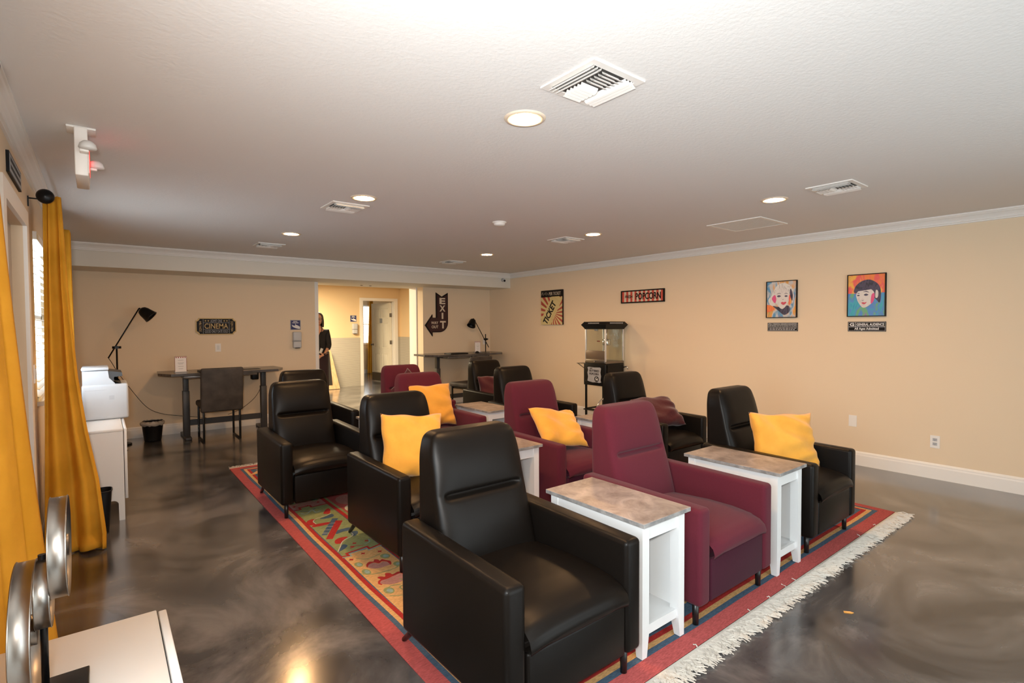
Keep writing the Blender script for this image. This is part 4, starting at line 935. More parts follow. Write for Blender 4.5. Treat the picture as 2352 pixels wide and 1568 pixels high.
def dispenser(x, y, z, lab):
    t = thing('soap_dispenser', lab, 'soap dispenser', (x, y, z))
    m = mb(printw); m.box((-0.062, -0.085, -0.01), (0.062, 0, 0.135), 0.018, 4); m.build('top_cover', t)
    m = mb(printw); m.box((-0.060, -0.080, -0.115), (0.060, 0, -0.014), 0.016, 4); m.build('lower_body', t)
    mb(blackp).box((-0.035, -0.078, -0.122), (0.035, -0.03, -0.112), 0.004).build('nozzle', t)
    mb(printg).box((-0.064, -0.05, -0.016), (0.064, -0.0, -0.008)).build('seam_band', t)
handsign(2.387, YW, 1.487, 0.155, 'small blue hand sign beside the hallway opening, above a dispenser')
dispenser(2.395, YW, 1.247, 'white wall soap dispenser below the blue hand sign, left of the opening')
handsign(4.862, YH, 1.655, 0.160, 'small blue hand sign on the hallway wall left of the door')
dispenser(4.880, YH, 1.400, 'white wall soap dispenser on the hallway wall left of the door')
# switch plates and outlets
def wplate(name, x, y, z, X_, Nn, lab, kind):
    t = thing(name, lab, kind, (x, y, z)); m = mb(white); plate(m, O, X_, rect(-0.036, 0.036, -0.058, 0.058), 0, 0.006, Nn); m.build('cover_plate', t)
    if name == 'wall_outlet':
        for zz in (-0.02, 0.02):
            m = mb(printg); plate(m, O, X_, rect(-0.017, 0.017, zz-0.014, zz+0.014), 0.006, 0.0075, Nn); m.mat(darkp)
            for u in (-0.007, 0.006): plate(m, O, X_, rect(u, u+0.002, zz-0.002, zz+0.008), 0.0075, 0.0080, Nn)
            plate(m, O, X_, rect(-0.002, 0.002, zz-0.010, zz-0.006), 0.0075, 0.0080, Nn)
            m.build('socket', t)
    elif name == 'light_switch':
        m = mb(lacq); plate(m, O, X_, rect(-0.016, 0.016, -0.032, 0.032), 0.006, 0.010, Nn); m.build('rocker', t)
wplate('light_switch', 1.318, YW, 1.166, BX, BN, 'pale switch plate below the cinema sign', 'switch')
wplate('light_switch', 5.98, YW, 1.15, BX, BN, 'white switch plate in the corner behind the right lamp', 'switch')
wplate('blank_plate', XR, 2.042, 0.452, RX, RN, 'white blank cover plate low on the right wall above the baseboard', 'wall plate')
wplate('wall_outlet', XR, 1.360, 0.349, RX, RN, 'white double outlet low on the right wall', 'outlet')
wplate('light_switch', XL, 4.40, 1.17, Vector((0, 1, 0)), Vector((1, 0, 0)), 'white switch plate on the left wall between door and window', 'switch')
# ticket poster
def wposter(name, yc, zc, lab, cat='wall sign'): return thing(name, lab, cat, (XR, yc, zc))
t = wposter('ticket_poster', 6.617, 1.770, 'tall ticket poster with a black header on the right wall')
W2, H2 = 0.268, 0.296
m = mb(signb); plate(m, O, RX, rect(-W2, W2, -H2, H2), 0, 0.032, RN); m.build('canvas', t)
def clip_poly(poly, a, b, c, d):
    def cl(P_, f, g):
        o_ = []
        for i in range(len(P_)):
            p, q = P_[i-1], P_[i]; fp, fq = f(p), f(q)
            if fp >= 0: 
                if fq < 0: o_.append(g(p, q, fp, fq))
                else: o_.append(q)
            elif fq >= 0: o_ += [g(p, q, fp, fq), q]
        return o_
    g = lambda p, q, fp, fq: (p[0]+(q[0]-p[0])*fp/(fp-fq), p[1]+(q[1]-p[1])*fp/(fp-fq))
    for f in (lambda p: p[0]-a, lambda p: b-p[0], lambda p: p[1]-c, lambda p: d-p[1]):
        if len(poly) < 3: return []
        poly = cl(poly, f, g)
    return poly
m = mb(tan); plate(m, O, RX, rect(-W2, W2, -H2, H2*0.60), 0.032, 0.0325, RN); m.mat(brick); cxp, czp = 0.04, -0.10
def bar(m, poly, d0, d1):
    if len(poly) > 2: m.prism(poly, lambda u, v: O+RX*u+BZ*v+RN*d0, RN*(d1-d0))
for i in range(20):
    a0, a1 = 2*PI*i/20, 2*PI*(i+0.5)/20
    bar(m, clip_poly([(cxp, czp), (cxp+1.2*math.cos(a0), czp+1.2*math.sin(a0)), (cxp+1.2*math.cos(a1), czp+1.2*math.sin(a1))], -W2, W2, -H2, H2*0.60), 0.0325, 0.033)
th = math.radians(56); ca, sa = math.cos(th), math.sin(th)
def rotp(pts, c): return [(c[0]+u*ca-v*sa, c[1]+u*sa+v*ca) for u, v in pts]
tc = (-0.01, -0.06)
def rr(w_, h_, c_): return [(-w_+c_, -h_), (w_-c_, -h_), (w_-c_*0.3, -h_+c_*0.3), (w_, -h_+c_), (w_, h_-c_), (w_-c_*0.3, h_-c_*0.3), (w_-c_, h_), (-w_+c_, h_), (-w_+c_*0.3, h_-c_*0.3), (-w_, h_-c_), (-w_, -h_+c_), (-w_+c_*0.3, -h_+c_*0.3)]
m.mat(tan); bar(m, clip_poly(rotp(rr(0.315, 0.125, 0.03), tc), -W2, W2, -H2, H2*0.62), 0.033, 0.0345)
m.mat(gold)
for v in (-0.098, 0.098): bar(m, clip_poly(rotp(rect(-0.30, 0.28, v-0.0015, v+0.0015), tc), -W2, W2, -H2, H2*0.6), 0.0345, 0.0350)
bar(m, clip_poly(rotp(rect(0.240, 0.243, -0.098, 0.098), tc), -W2, W2, -H2, H2*0.6), 0.0345, 0.0350)
m.build('printed_picture', t)
xd = RX*ca+BZ*sa; yd = -RX*sa+BZ*ca
text('TICKET', 0.16, signb, O+RX*(tc[0]-0.035)+BZ*(tc[1]-0.03)+RN*0.0355, xd, yd, t, width=0.44, bold=0.006, squash=0.125)
text('ADMIT ONE', 0.04, gold, O+RX*(tc[0]+0.055)+BZ*(tc[1]-0.085)+RN*0.0355, xd, yd, t, width=0.22)
text('PER TICKET', 0.07, cream, O+RX*0.085+BZ*0.235+RN*0.033, RX, BZ, t, width=0.29, squash=0.055)
m = mb(cream)
sq = [(-0.245, 0.22), (-0.235, 0.26), (-0.215, 0.265), (-0.225, 0.225), (-0.20, 0.215), (-0.185, 0.25), (-0.17, 0.225), (-0.15, 0.27), (-0.15, 0.215), (-0.125, 0.27), (-0.13, 0.21), (-0.10, 0.25), (-0.085, 0.215)]
m.tube([O+RX*u+BZ*v+RN*0.034 for u, v in sq], 0.0022, 5); m.build('script_lettering', t)
# popcorn sign
t = wposter('popcorn_sign', 4.722, 1.872, 'red striped fresh popcorn sign in a black frame on the right wall')
W2, H2 = 0.378, 0.092
m = mb(signb)
m.frame(-W2, W2, -H2, H2, 0.017, lambda u, v: RX*u+BZ*v, RN*0.028)
m.build('frame', t)
m = mb(cream); plate(m, O, RX, rect(-W2+0.017, W2-0.017, -H2+0.015, H2-0.015), 0, 0.018, RN); m.mat(coral)
ns = 10; sw = (2*W2-0.036)/(2*ns-1)
for i in range(ns): plate(m, O, RX, rect(-W2+0.018+2*i*sw, -W2+0.018+(2*i+1)*sw, -H2+0.016, H2-0.016), 0.018, 0.0185, RN)
m.build('striped_board', t)
text('POPCORN', 0.14, signb, O+RX*0.105+BZ*0.0+RN*0.0195, RX, BZ, t, width=0.435, bold=0.004, squash=0.098)
text('FRESH', 0.07, signb, O+RX*-0.235+BZ*0.002+RN*0.0195, RX, BZ, t, width=0.135, squash=0.042, bold=0.002)
m = mb(signb)
for s_ in (1, -1): m.tube([O+RX*(-0.305+0.14*i/10)+BZ*(s_*0.036+0.010*math.sin(i*0.75)*s_)+RN*0.0195 for i in range(11)], 0.0015, 5)
m.build('ribbon_lines', t)
# portraits: colourful generic painted faces
def artmat(name, cols, sc, rot):
    mm = nm(name, (0.5, 0.5, 0.5), 0.6); n_ = N(mm, 'ShaderNodeTexNoise'); n_.inputs['Scale'].default_value = sc; n_.inputs['Detail'].default_value = 5; n_.inputs['Distortion'].default_value = 1.2
    L(mm, coords(mm, (1, 1, 0.45), rot), n_.inputs['Vector']); r_ = N(mm, 'ShaderNodeValToRGB'); r_.color_ramp.interpolation = 'EASE'
    k = len(cols)
    while len(r_.color_ramp.elements) < k: r_.color_ramp.elements.new(0.5)
    for i, c_ in enumerate(cols): r_.color_ramp.elements[i].position = 0.28+0.44*i/(k-1); r_.color_ramp.elements[i].color = (*c_, 1)
    L(mm, n_.outputs['Fac'], r_.inputs['Fac']); L(mm, r_.outputs['Color'], P(mm).inputs['Base Color']); return mm
warm = artmat('art_warm', [(0.75, 0.10, 0.10), (0.85, 0.25, 0.06), (0.80, 0.12, 0.12), (0.85, 0.45, 0.08), (0.35, 0.20, 0.25)], 9, (0, 0, 0))
cool = artmat('art_cool', [(0.03, 0.22, 0.50), (0.06, 0.40, 0.50), (0.10, 0.25, 0.60), (0.15, 0.42, 0.20), (0.30, 0.12, 0.40)], 9, (0, 0, 0))
mixa = artmat('art_mixed', [(0.10, 0.35, 0.20), (0.75, 0.35, 0.08), (0.55, 0.55, 0.55), (0.10, 0.30, 0.50), (0.65, 0.12, 0.08)], 8, (0, 0, 0))
pale = artmat('art_pale', [(0.55, 0.50, 0.48), (0.70, 0.66, 0.63), (0.62, 0.55, 0.53)], 14, (0, 0, 0)); hairg = artmat('art_hair', [(0.02, 0.02, 0.03), (0.08, 0.07, 0.12), (0.02, 0.03, 0.05)], 20, (0, 0, 0)); blond = artmat('art_blond', [(0.40, 0.36, 0.36), (0.72, 0.70, 0.66), (0.55, 0.50, 0.47)], 22, (0, 0, 0))
lip = nm('art_lips', (0.60, 0.08, 0.12), 0.6); rose = nm('art_rose', (0.72, 0.10, 0.25), 0.6)
def curvep(pts, n_=5):
    o_ = []; k = len(pts)
    for i in range(k):
        p0, p1, p2, p3 = [Vector(pts[(i+j-1) % k]) for j in range(4)]
        for s_ in range(n_):
            t_ = s_/n_; o_.append(tuple(0.5*((2*p1)+(-p0+p2)*t_+(2*p0-5*p1+4*p2-p3)*t_**2+(-p0+3*p1-3*p2+p3)*t_**3)))
    return o_
def portrait(yc, zc, W2, H2, lab, parts, bgm):
    t = wposter('framed_portrait', yc, zc, lab, 'picture')
    m = mb(signb)
    m.frame(-W2, W2, -H2, H2, 0.008, lambda u, v: RX*u+BZ*v, RN*0.030)
    m.build('frame', t)
    m = mb(bgm[0]); plate(m, O, RX, rect(-W2+0.007, W2-0.007, -H2+0.007, H2-0.007), 0, 0.022, RN)
    if len(bgm) > 1: m.mat(bgm[1]); plate(m, O, RX, rect(-W2+0.008, W2-0.008, -H2+0.008, H2*bgm[2]), 0.022, 0.0222, RN)
    d = 0.0222
    for mat_, pts in parts:
        q = [(u*W2, v*H2) for u, v in pts]; q = clip_poly(curvep(q) if len(q) > 3 else q, -W2+0.008, W2-0.008, -H2+0.008, H2-0.008); m.mat(mat_); d += 0.0002
        if len(q) > 2: bar(m, q, d, d+0.0002)
    m.build('painted_canvas', t)
def eye(cx, cy, s_): return [(cx-s_, cy), (cx, cy+s_*0.45), (cx+s_, cy+0.0), (cx, cy-s_*0.40)]
portrait(2.771, 1.742, 0.170, 0.210, 'colourful painted portrait of a pale faced person with light hair, left of two', [
 (blond, [(-0.45, 0.55), (-0.2, 0.80), (0.2, 0.88), (0.62, 0.66), (0.80, 0.2), (0.72, -0.25), (0.45, -0.1), (-0.5, 0.0), (-0.62, 0.2)]),
 (blond, [(-0.85, 0.0), (-0.55, 0.25), (-0.40, 0.0), (-0.45, -0.35), (-0.72, -0.28)]),
 (warm, [(-0.98, -0.3), (-0.6, -0.35), (-0.45, -0.55), (-0.98, -0.68)]),
 (hairg, [(-0.55, -0.35), (-0.2, -0.40), (0.45, -0.35), (0.55, -0.65), (0.2, -0.85), (-0.2, -0.60)]),
 (pale, [(-0.42, 0.35), (-0.1, 0.58), (0.35, 0.50), (0.52, 0.15), (0.42, -0.22), (0.18, -0.48), (-0.02, -0.50), (-0.30, -0.25), (-0.45, 0.05)]),
 (rose, [(-0.62, 0.05), (-0.42, 0.25), (-0.32, 0.0), (-0.42, -0.20)]), (warm, [(0.50, 0.15), (0.62, 0.25), (0.68, -0.15), (0.52, -0.30)]),
 (hairg, [(-0.30, 0.28), (-0.15, 0.34), (0.0, 0.29), (-0.15, 0.31)]), (hairg, [(0.18, 0.28), (0.33, 0.33), (0.45, 0.26), (0.33, 0.30)]),
 (hairg, eye(-0.15, 0.17, 0.13)), (hairg, eye(0.32, 0.16, 0.11)), (hairg, [(0.05, 0.02), (0.12, -0.03), (0.20, 0.02), (0.12, -0.01)]),
 (lip, [(-0.02, -0.20), (0.10, -0.14), (0.17, -0.17), (0.26, -0.14), (0.34, -0.19), (0.16, -0.31)]), (hairg, [(0.62, 0.55), (0.75, 0.2), (0.70, -0.1), (0.55, 0.3)])], (mixa,))
portrait(1.932, 1.747, 0.170, 0.216, 'colourful painted portrait of a pale faced person with short dark hair, right of two', [
 (hairg, [(-0.62, 0.30), (-0.50, 0.50), (-0.20, 0.68), (0.20, 0.72), (0.60, 0.50), (0.75, 0.15), (0.70, -0.35), (0.50, -0.20), (0.1, 0.1), (-0.58, 0.12)]),
 (cool, [(0.1, -0.5), (0.5, -0.3), (0.75, -0.5), (0.7, -0.98), (0.2, -0.98)]),
 (pale, [(-0.50, 0.10), (-0.25, 0.30), (0.15, 0.32), (0.42, 0.10), (0.40, -0.25), (0.15, -0.48), (-0.15, -0.58), (-0.38, -0.35), (-0.50, -0.10)]),
 (pale, [(0.50, 0.22), (0.62, 0.15), (0.60, -0.10), (0.48, -0.12)]), (rose, [(0.28, 0.0), (0.42, 0.08), (0.42, -0.22), (0.25, -0.40)]),
 (hairg, [(-0.60, 0.32), (-0.3, 0.42), (0.1, 0.36), (0.4, 0.30), (0.1, 0.25), (-0.2, 0.22), (-0.58, 0.20)]),
 (hairg, [(-0.18, 0.16), (0.02, 0.20), (0.16, 0.12), (0.0, 0.16)]), (hairg, [(-0.48, 0.10), (-0.40, 0.12), (-0.32, 0.08), (-0.40, 0.09)]),
 (hairg, eye(0.0, 0.02, 0.12)), (hairg, eye(-0.40, 0.0, 0.08)), (hairg, [(-0.24, -0.22), (-0.16, -0.25), (-0.10, -0.21), (-0.17, -0.23)]),
 (lip, [(-0.24, -0.36), (-0.14, -0.32), (-0.08, -0.34), (0.04, -0.32), (-0.08, -0.42)])], (warm, cool, 0.10))
def rating(yc, zc, lab, big):
    t = wposter('rating_sign', yc, zc, lab); W2, H2 = 0.168, 0.050 if big else 0.048
    m = mb(signb); plate(m, O, RX, rect(-W2, W2, -H2, H2), 0, 0.006, RN); m.build('sign_board', t)
    m = mb(purew)
    def fr_(a, b, c, d, w_=0.0018):
        for r_ in ((a, b, c, c+w_), (a, b, d-w_, d), (a, a+w_, c, d), (b-w_, b, c, d)): plate(m, O, RX, rect(*r_), 0.006, 0.0066, RN)
    fr_(-W2+0.006, W2-0.006, -H2+0.006, H2-0.006)
    if big:
        fr_(-W2+0.006, W2-0.006, -0.005, 0.0, 0.002); fr_(-0.100, -0.094, 0.0, H2-0.006, 0.0018)
    else:
        for z_ in (0.022, -0.002): fr_(-W2+0.006, W2-0.006, z_, z_+0.002, 0.001)
        fr_(-0.118, -0.116, 0.022, H2-0.006, 0.001)
    m.build('border_lines', t)
    if big:
        text('G', 0.05, purew, O+RX*-0.130+BZ*0.021+RN*0.0068, RX, BZ, t, width=0.042, squash=0.032, bold=0.002)
        text('GENERAL AUDIENCE', 0.04, purew, O+RX*0.032+BZ*0.021+RN*0.0068, RX, BZ, t, width=0.240, squash=0.028, bold=0.001)
        text('All Ages Admitted', 0.035, purew, O+RX*0.0+BZ*-0.025+RN*0.0068, RX, BZ, t, width=0.215, squash=0.030, bold=0.001)
    else:
        text('PG', 0.03, purew, O+RX*-0.138+BZ*0.033+RN*0.0068, RX, BZ, t, width=0.028, squash=0.014)
        text('PARENTAL GUIDANCE SUGGESTED', 0.02, purew, O+RX*0.024+BZ*0.033+RN*0.0068, RX, BZ, t, width=0.255, squash=0.012)
        text('SOME MATERIAL MAY NOT BE SUITABLE FOR CHILDREN', 0.02, purew, O+BZ*0.011+RN*0.0068, RX, BZ, t, width=0.305, squash=0.011)
        m = mb(purew); rnd = random.Random(5)
        for z_ in (-0.014, -0.030):
            u = -0.148
            while u < 0.135:
                l_ = rnd.uniform(0.015, 0.035); plate(m, O, RX, rect(u, min(u+l_, 0.15), z_-0.003, z_+0.003), 0.006, 0.0066, RN); u += l_+0.006
        m.build('small_print', t)
rating(2.762, 1.428, 'small grey and white rating sign with fine print under the light haired portrait', False)
rating(1.930, 1.430, 'black rating sign reading general audience under the dark haired portrait', True)
# sign above the door on the left wall
t = thing('door_sign', 'black framed sign with white lettering above the left wall door', 'wall sign', (XL, 3.64, 2.24))
LX, LN = Vector((0, 1, 0)), Vector((1, 0, 0))
m = mb(signb); plate(m, O, LX, rect(-0.24, 0.24, -0.050, 0.050), 0, 0.012, LN); m.build('sign_board', t)
m = mb(greyl); plate(m, O, LX, rect(-0.228, 0.228, -0.042, 0.042), 0.012, 0.013, LN); m.build('face_panel', t)
m = mb(signb); rnd = random.Random(9)
for z_ in (0.018, -0.016):
    u = -0.20
    while u < 0.18:
        l_ = rnd.uniform(0.012, 0.03); plate(m, O, LX, rect(u, u+l_, z_-0.009, z_+0.009), 0.013, 0.0136, LN); u += l_+0.008
m.build('lettering', t)

# ------------------------------------------------------------------ popcorn cart + machine
cx0, cx1, cy0, cy1 = 5.62, 6.02, 4.98, 5.38
t = thing('popcorn_cart', 'black popcorn cart with folding shelf and chrome wheel, standing by the right wall', 'cart', (5.82, 5.18, 0))
w2 = 0.20
m = mb(black); m.box((-w2, -w2, 0.70), (w2, w2, 0.905), 0.006); m.build('cabinet_box', t)
m = mb(black); m.box((-w2-0.016, -w2-0.01, 0.585), (-w2-0.002, w2+0.01, 0.900), 0.030, 4); dr = m.build('door', t)
m = mb(greyl)
lab_ = [(-0.135, 0.095), (-0.11, 0.105), (0.0, 0.10), (0.11, 0.105), (0.13, 0.09), (0.118, 0.03), (0.13, -0.02), (0.12, -0.08), (0.13, -0.11), (0.09, -0.118), (0.05, -0.112), (-0.03, -0.118), (-0.10, -0.108), (-0.135, -0.10), (-0.122, -0.04), (-0.135, 0.02), (-0.120, 0.06)]
dx = Vector((0, -1, 0)); dn = Vector((-1, 0, 0)); dc = Vector((-w2-0.016, 0.0, 0.748))
m.prism(lab_, lambda u, v: dc+dx*u+BZ*v, dn*0.0015)
m.build('label_panel', dr)
for s_, sz, zz, uu, wdt in (('HOT', 0.03, 0.083, -0.06, 0.05), ('BUTTERED', 0.04, 0.050, 0.0, 0.185), ('POPCORN', 0.04, 0.005, -0.005, 0.175)):
    text(s_, sz, signb, dc+dx*uu+BZ*zz+dn*0.0022, dx, BZ, dr, width=wdt, squash=0.032 if s_ != 'HOT' else 0.02, bold=0.001)
m = mb(signb); m.prism([(0.045+0.042*math.cos(2*PI*i/24), -0.065+0.042*math.sin(2*PI*i/24)) for i in range(24)], lambda u, v: dc+dx*u+BZ*v+dn*0.0015, dn*0.001); m.build('price_dot', dr)
text('5¢', 0.05, purew, dc+dx*0.047+BZ*-0.070+dn*0.003, dx, BZ, dr, width=0.05, squash=0.045, bold=0.001); text('ONLY', 0.012, purew, dc+dx*0.045+BZ*-0.038+dn*0.003, dx, BZ, dr, width=0.035)
m = mb(steel)
for zz in (0.095, 0.08, -0.095, -0.11):
    for u in (-0.175, -0.155): m.box(dc+dx*u+BZ*zz+dn*0.001+Vector((0, -0.002, -0.002)), dc+dx*u+BZ*zz+dn*0.003+Vector((0, 0.002, 0.002)))
m.build('hinge_screws', dr)
for sx in (-1, 1):
    for sy in (-1, 1): mb(black).box((sx*w2, sy*w2, 0.0 if sy > 0 else 0.05), (sx*(w2-0.024), sy*(w2-0.024), 0.72)).build('leg', t)
for (a, b) in (((-w2, -w2+0.0, 0.22), (w2, -w2+0.02, 0.24)), ((-w2, w2-0.02, 0.22), (w2, w2, 0.24)), ((-w2, -w2, 0.22), (-w2+0.02, w2, 0.24)), ((w2-0.02, -w2, 0.22), (w2, w2, 0.24))): mb(black).box(a, b).build('rail', t)
m = mb(steel); m.box((-w2+0.03, w2, 0.885), (w2-0.03, w2+0.20, 0.893)); m.build('side_shelf', t)
m = mb(steel)
for sx in (-1, 1): m.cyl((sx*0.15, w2+0.19, 0.884), (sx*0.15, w2, 0.79), 0.006, n=8)
m.build('shelf_brace', t)
m = mb(black); m.box((-w2+0.03, -w2-0.012, 0.73), (w2-0.03, -w2-0.004, 0.885)); m.build('folded_shelf', t)
mb(chrome).tube([(w2-0.02, -w2, 0.84), (w2-0.02, -w2-0.07, 0.86), (w2-0.02, -w2-0.09, 0.82)], 0.008, 8).build('handle', t)
for yy in (-w2-0.05,):
    wc = Vector((-0.24, yy, 0.225)); m = mb(chrome); m.tube([wc+Vector((0.215*math.cos(2*PI*i/48), 0, 0.215*math.sin(2*PI*i/48))) for i in range(48)], 0.010, 8, True)
    wh = m.build('wheel', t)
    m = mb(chrome)
    for i in range(10): m.cyl(wc, wc+Vector((0.21*math.cos(2*PI*i/10), 0, 0.21*math.sin(2*PI*i/10))), 0.003, n=6)
    m.cyl(wc+Vector((0, -0.02, 0)), wc+Vector((0, 0.02, 0)), 0.022); m.build('spokes', wh)
mb(black).cyl((-0.24, -w2-0.05, 0.225), (-0.24, w2-0.01, 0.225), 0.008, n=10).cyl((-0.24, w2-0.012, 0.225), (-0.19, w2-0.012, 0.225), 0.008, n=10).cyl((-0.24, -w2+0.012, 0.225), (-0.19, -w2+0.012, 0.225), 0.008, n=10).build('axle', t)
t = thing('popcorn_machine', 'glass sided popcorn machine with black canopy on the cart', 'popcorn machine', (5.82, 5.18, 0.906))
m = mb(steel); m.box((-w2, -w2, 0), (w2, w2, 0.035), 0.003); m.build('base', t)
for sx in (-1, 1):
    for sy in (-1, 1): mb(alum).box((sx*w2, sy*w2, 0.03), (sx*(w2-0.020), sy*(w2-0.020), 0.500), 0.002).build('corner_post', t)
for (a, b, nm_) in (((-w2+0.02, -w2+0.004, 0.03), (w2-0.02, -w2+0.008, 0.50), 'glass_side'), ((-w2+0.02, w2-0.008, 0.03), (w2-0.02, w2-0.004, 0.50), 'glass_side'), ((-w2+0.004, -w2+0.02, 0.16), (-w2+0.008, w2-0.02, 0.50), 'glass_door')): mb(glass).box(a, b).build(nm_, t)
rearg = nm('machine_back', (0.55, 0.55, 0.50), 0.25)
mb(glass).box((w2-0.008, -w2+0.02, 0.03), (w2-0.004, w2-0.02, 0.50)).build('glass_back', t)
brz = nm('serving_door', (0.16, 0.12, 0.085), 0.35, metal=0.3); mb(brz).box((-w2-0.001, -w2+0.018, 0.060), (-w2+0.004, w2-0.018, 0.185), 0.002).build('serving_door', t)
mb(steel).box((-w2-0.004, -w2+0.018, 0.002), (-w2+0.002, w2-0.018, 0.056), 0.002).build('drawer', t)
mb(chrome).cyl((-w2-0.004, 0, 0.03), (-w2-0.018, 0, 0.03), 0.010, 0.012, 14).build('drawer_knob', t)
# canopy: bulging octagonal-section hood
m = mb(black)
def hood(z, e_): k = w2+e_; return [m.bm.verts.new((sx*k, sy*k, z)) for sx, sy in ((-1, -1), (1, -1), (1, 1), (-1, 1))]
R0, R1, R2, R3, R4 = hood(0.495, 0.002), hood(0.510, 0.008), hood(0.560, 0.042), hood(0.598, 0.012), hood(0.604, 0.010)
for a, b in ((R0, R1), (R1, R2), (R2, R3), (R3, R4)):
    for i in range(4): m.bm.faces.new((a[i], a[(i+1) % 4], b[(i+1) % 4], b[i]))
m.bm.faces.new(R0); m.bm.faces.new(R4); cn = m.build('canopy', t)
m = mb(greyl)
for i in range(9): m.box((-w2-0.030, -0.10+i*0.024, 0.573), (-w2-0.028+0.003, -0.10+i*0.024+0.016, 0.589))
for i in range(12): m.box((-0.14+i*0.024, -w2-0.030, 0.572), (-0.14+i*0.024+0.018, -w2-0.027, 0.590))
m.build('canopy_lettering', cn)
m = mb(brick)
for i in range(5): m.box((-w2-0.022, -0.07+i*0.03, 0.530), (-w2-0.018, -0.07+i*0.03+0.008, 0.536))
m.build('canopy_lights', cn)
m = mb(chrome); m.lathe([(0.0005, 0.0), (0.058, 0.0), (0.062, 0.01), (0.062, 0.082), (0.058, 0.086), (0.0005, 0.088)], (0.02, -0.02, 0.26), 28); kt = m.build('kettle', t)
mb(chrome).cyl((0.02, -0.02, 0.34), (0.02, -0.02, 0.498), 0.014, n=12).build('kettle_rod', kt); mb(chrome).cyl((0.02, 0.01, 0.035), (0.02, 0.01, 0.26), 0.010, n=12).build('support_rod', kt)
mb(brick).cyl((0.0, 0.09, 0.315), (0.0, 0.14, 0.315), 0.008, n=10).build('kettle_handle', kt)
mb(alum).cyl((-0.09, 0.08, 0.47), (-0.09, 0.08, 0.5), 0.03, 0.03, 16).build('warming_lamp', t)

# ------------------------------------------------------------------ litter on the floor
o = mb(yel).prism([(-0.022, -0.006), (0.012, -0.008), (0.024, 0.0), (0.010, 0.008), (-0.02, 0.007)], lambda u, v: Vector((u, v, 0.0)), (0, 0, 0.003)).build('yellow_scrap'); o.location = (2.93, 0.985, 0.0005); o.rotation_euler = (0, 0, -0.9)
tag(o, 'tiny yellow scrap lying on the dark floor at right', 'litter')

# ------------------------------------------------------------------ board leaning in the hallway
t = thing('framed_board', 'black board in a pale wooden frame leaning on the hallway wall', 'board', (4.02, 12.06, 0), 0)
a_ = math.radians(-14)
def lean(m): 
    for v in m.bm.verts:
        y, z = v.co.y, v.co.z; v.co.y = y*math.cos(a_)-z*math.sin(a_); v.co.z = y*math.sin(a_)+z*math.cos(a_)
    return m
m = mb(woodm); m.prism([(-0.42, 0), (0.36, 0), (0.23, 0.92), (-0.34, 0.92)], lambda u, v: Vector((u, 0, v)), (0, 0.03, 0)); lean(m); mm = m.build('wooden_frame', t)
m = mb(darkp); m.box((-0.36, -0.012, 0.10), (0.19, -0.001, 0.90)); lean(m); m.build('black_panel', t)
zmin = min(v.co.z for v in mm.data.vertices); t.location.z = -zmin+0.001

# ------------------------------------------------------------------ person
def skinmesh(name, verts, edges, radii, mat, parent, root=0, sub=2):
    me = bpy.data.meshes.new(name); me.from_pydata(verts, edges, []); o = bpy.data.objects.new(name, me); COL.objects.link(o)
    s_ = o.modifiers.new('s', 'SKIN'); sk = me.skin_vertices[0].data
    for i, r_ in enumerate(radii): sk[i].radius = r_ if isinstance(r_, tuple) else (r_, r_); sk[i].use_root = (i == root)
    b_ = o.modifiers.new('b', 'SUBSURF'); b_.levels = sub; b_.render_levels = sub
    dg = bpy.context.evaluated_depsgraph_get(); dg.update(); me2 = bpy.data.meshes.new_from_object(o.evaluated_get(dg)); bpy.data.objects.remove(o)
    me2.materials.clear(); me2.materials.append(mat)
    for p in me2.polygons: p.use_smooth = True; p.material_index = 0
    o2 = bpy.data.objects.new(name, me2); COL.objects.link(o2); o2.parent = parent; return o2
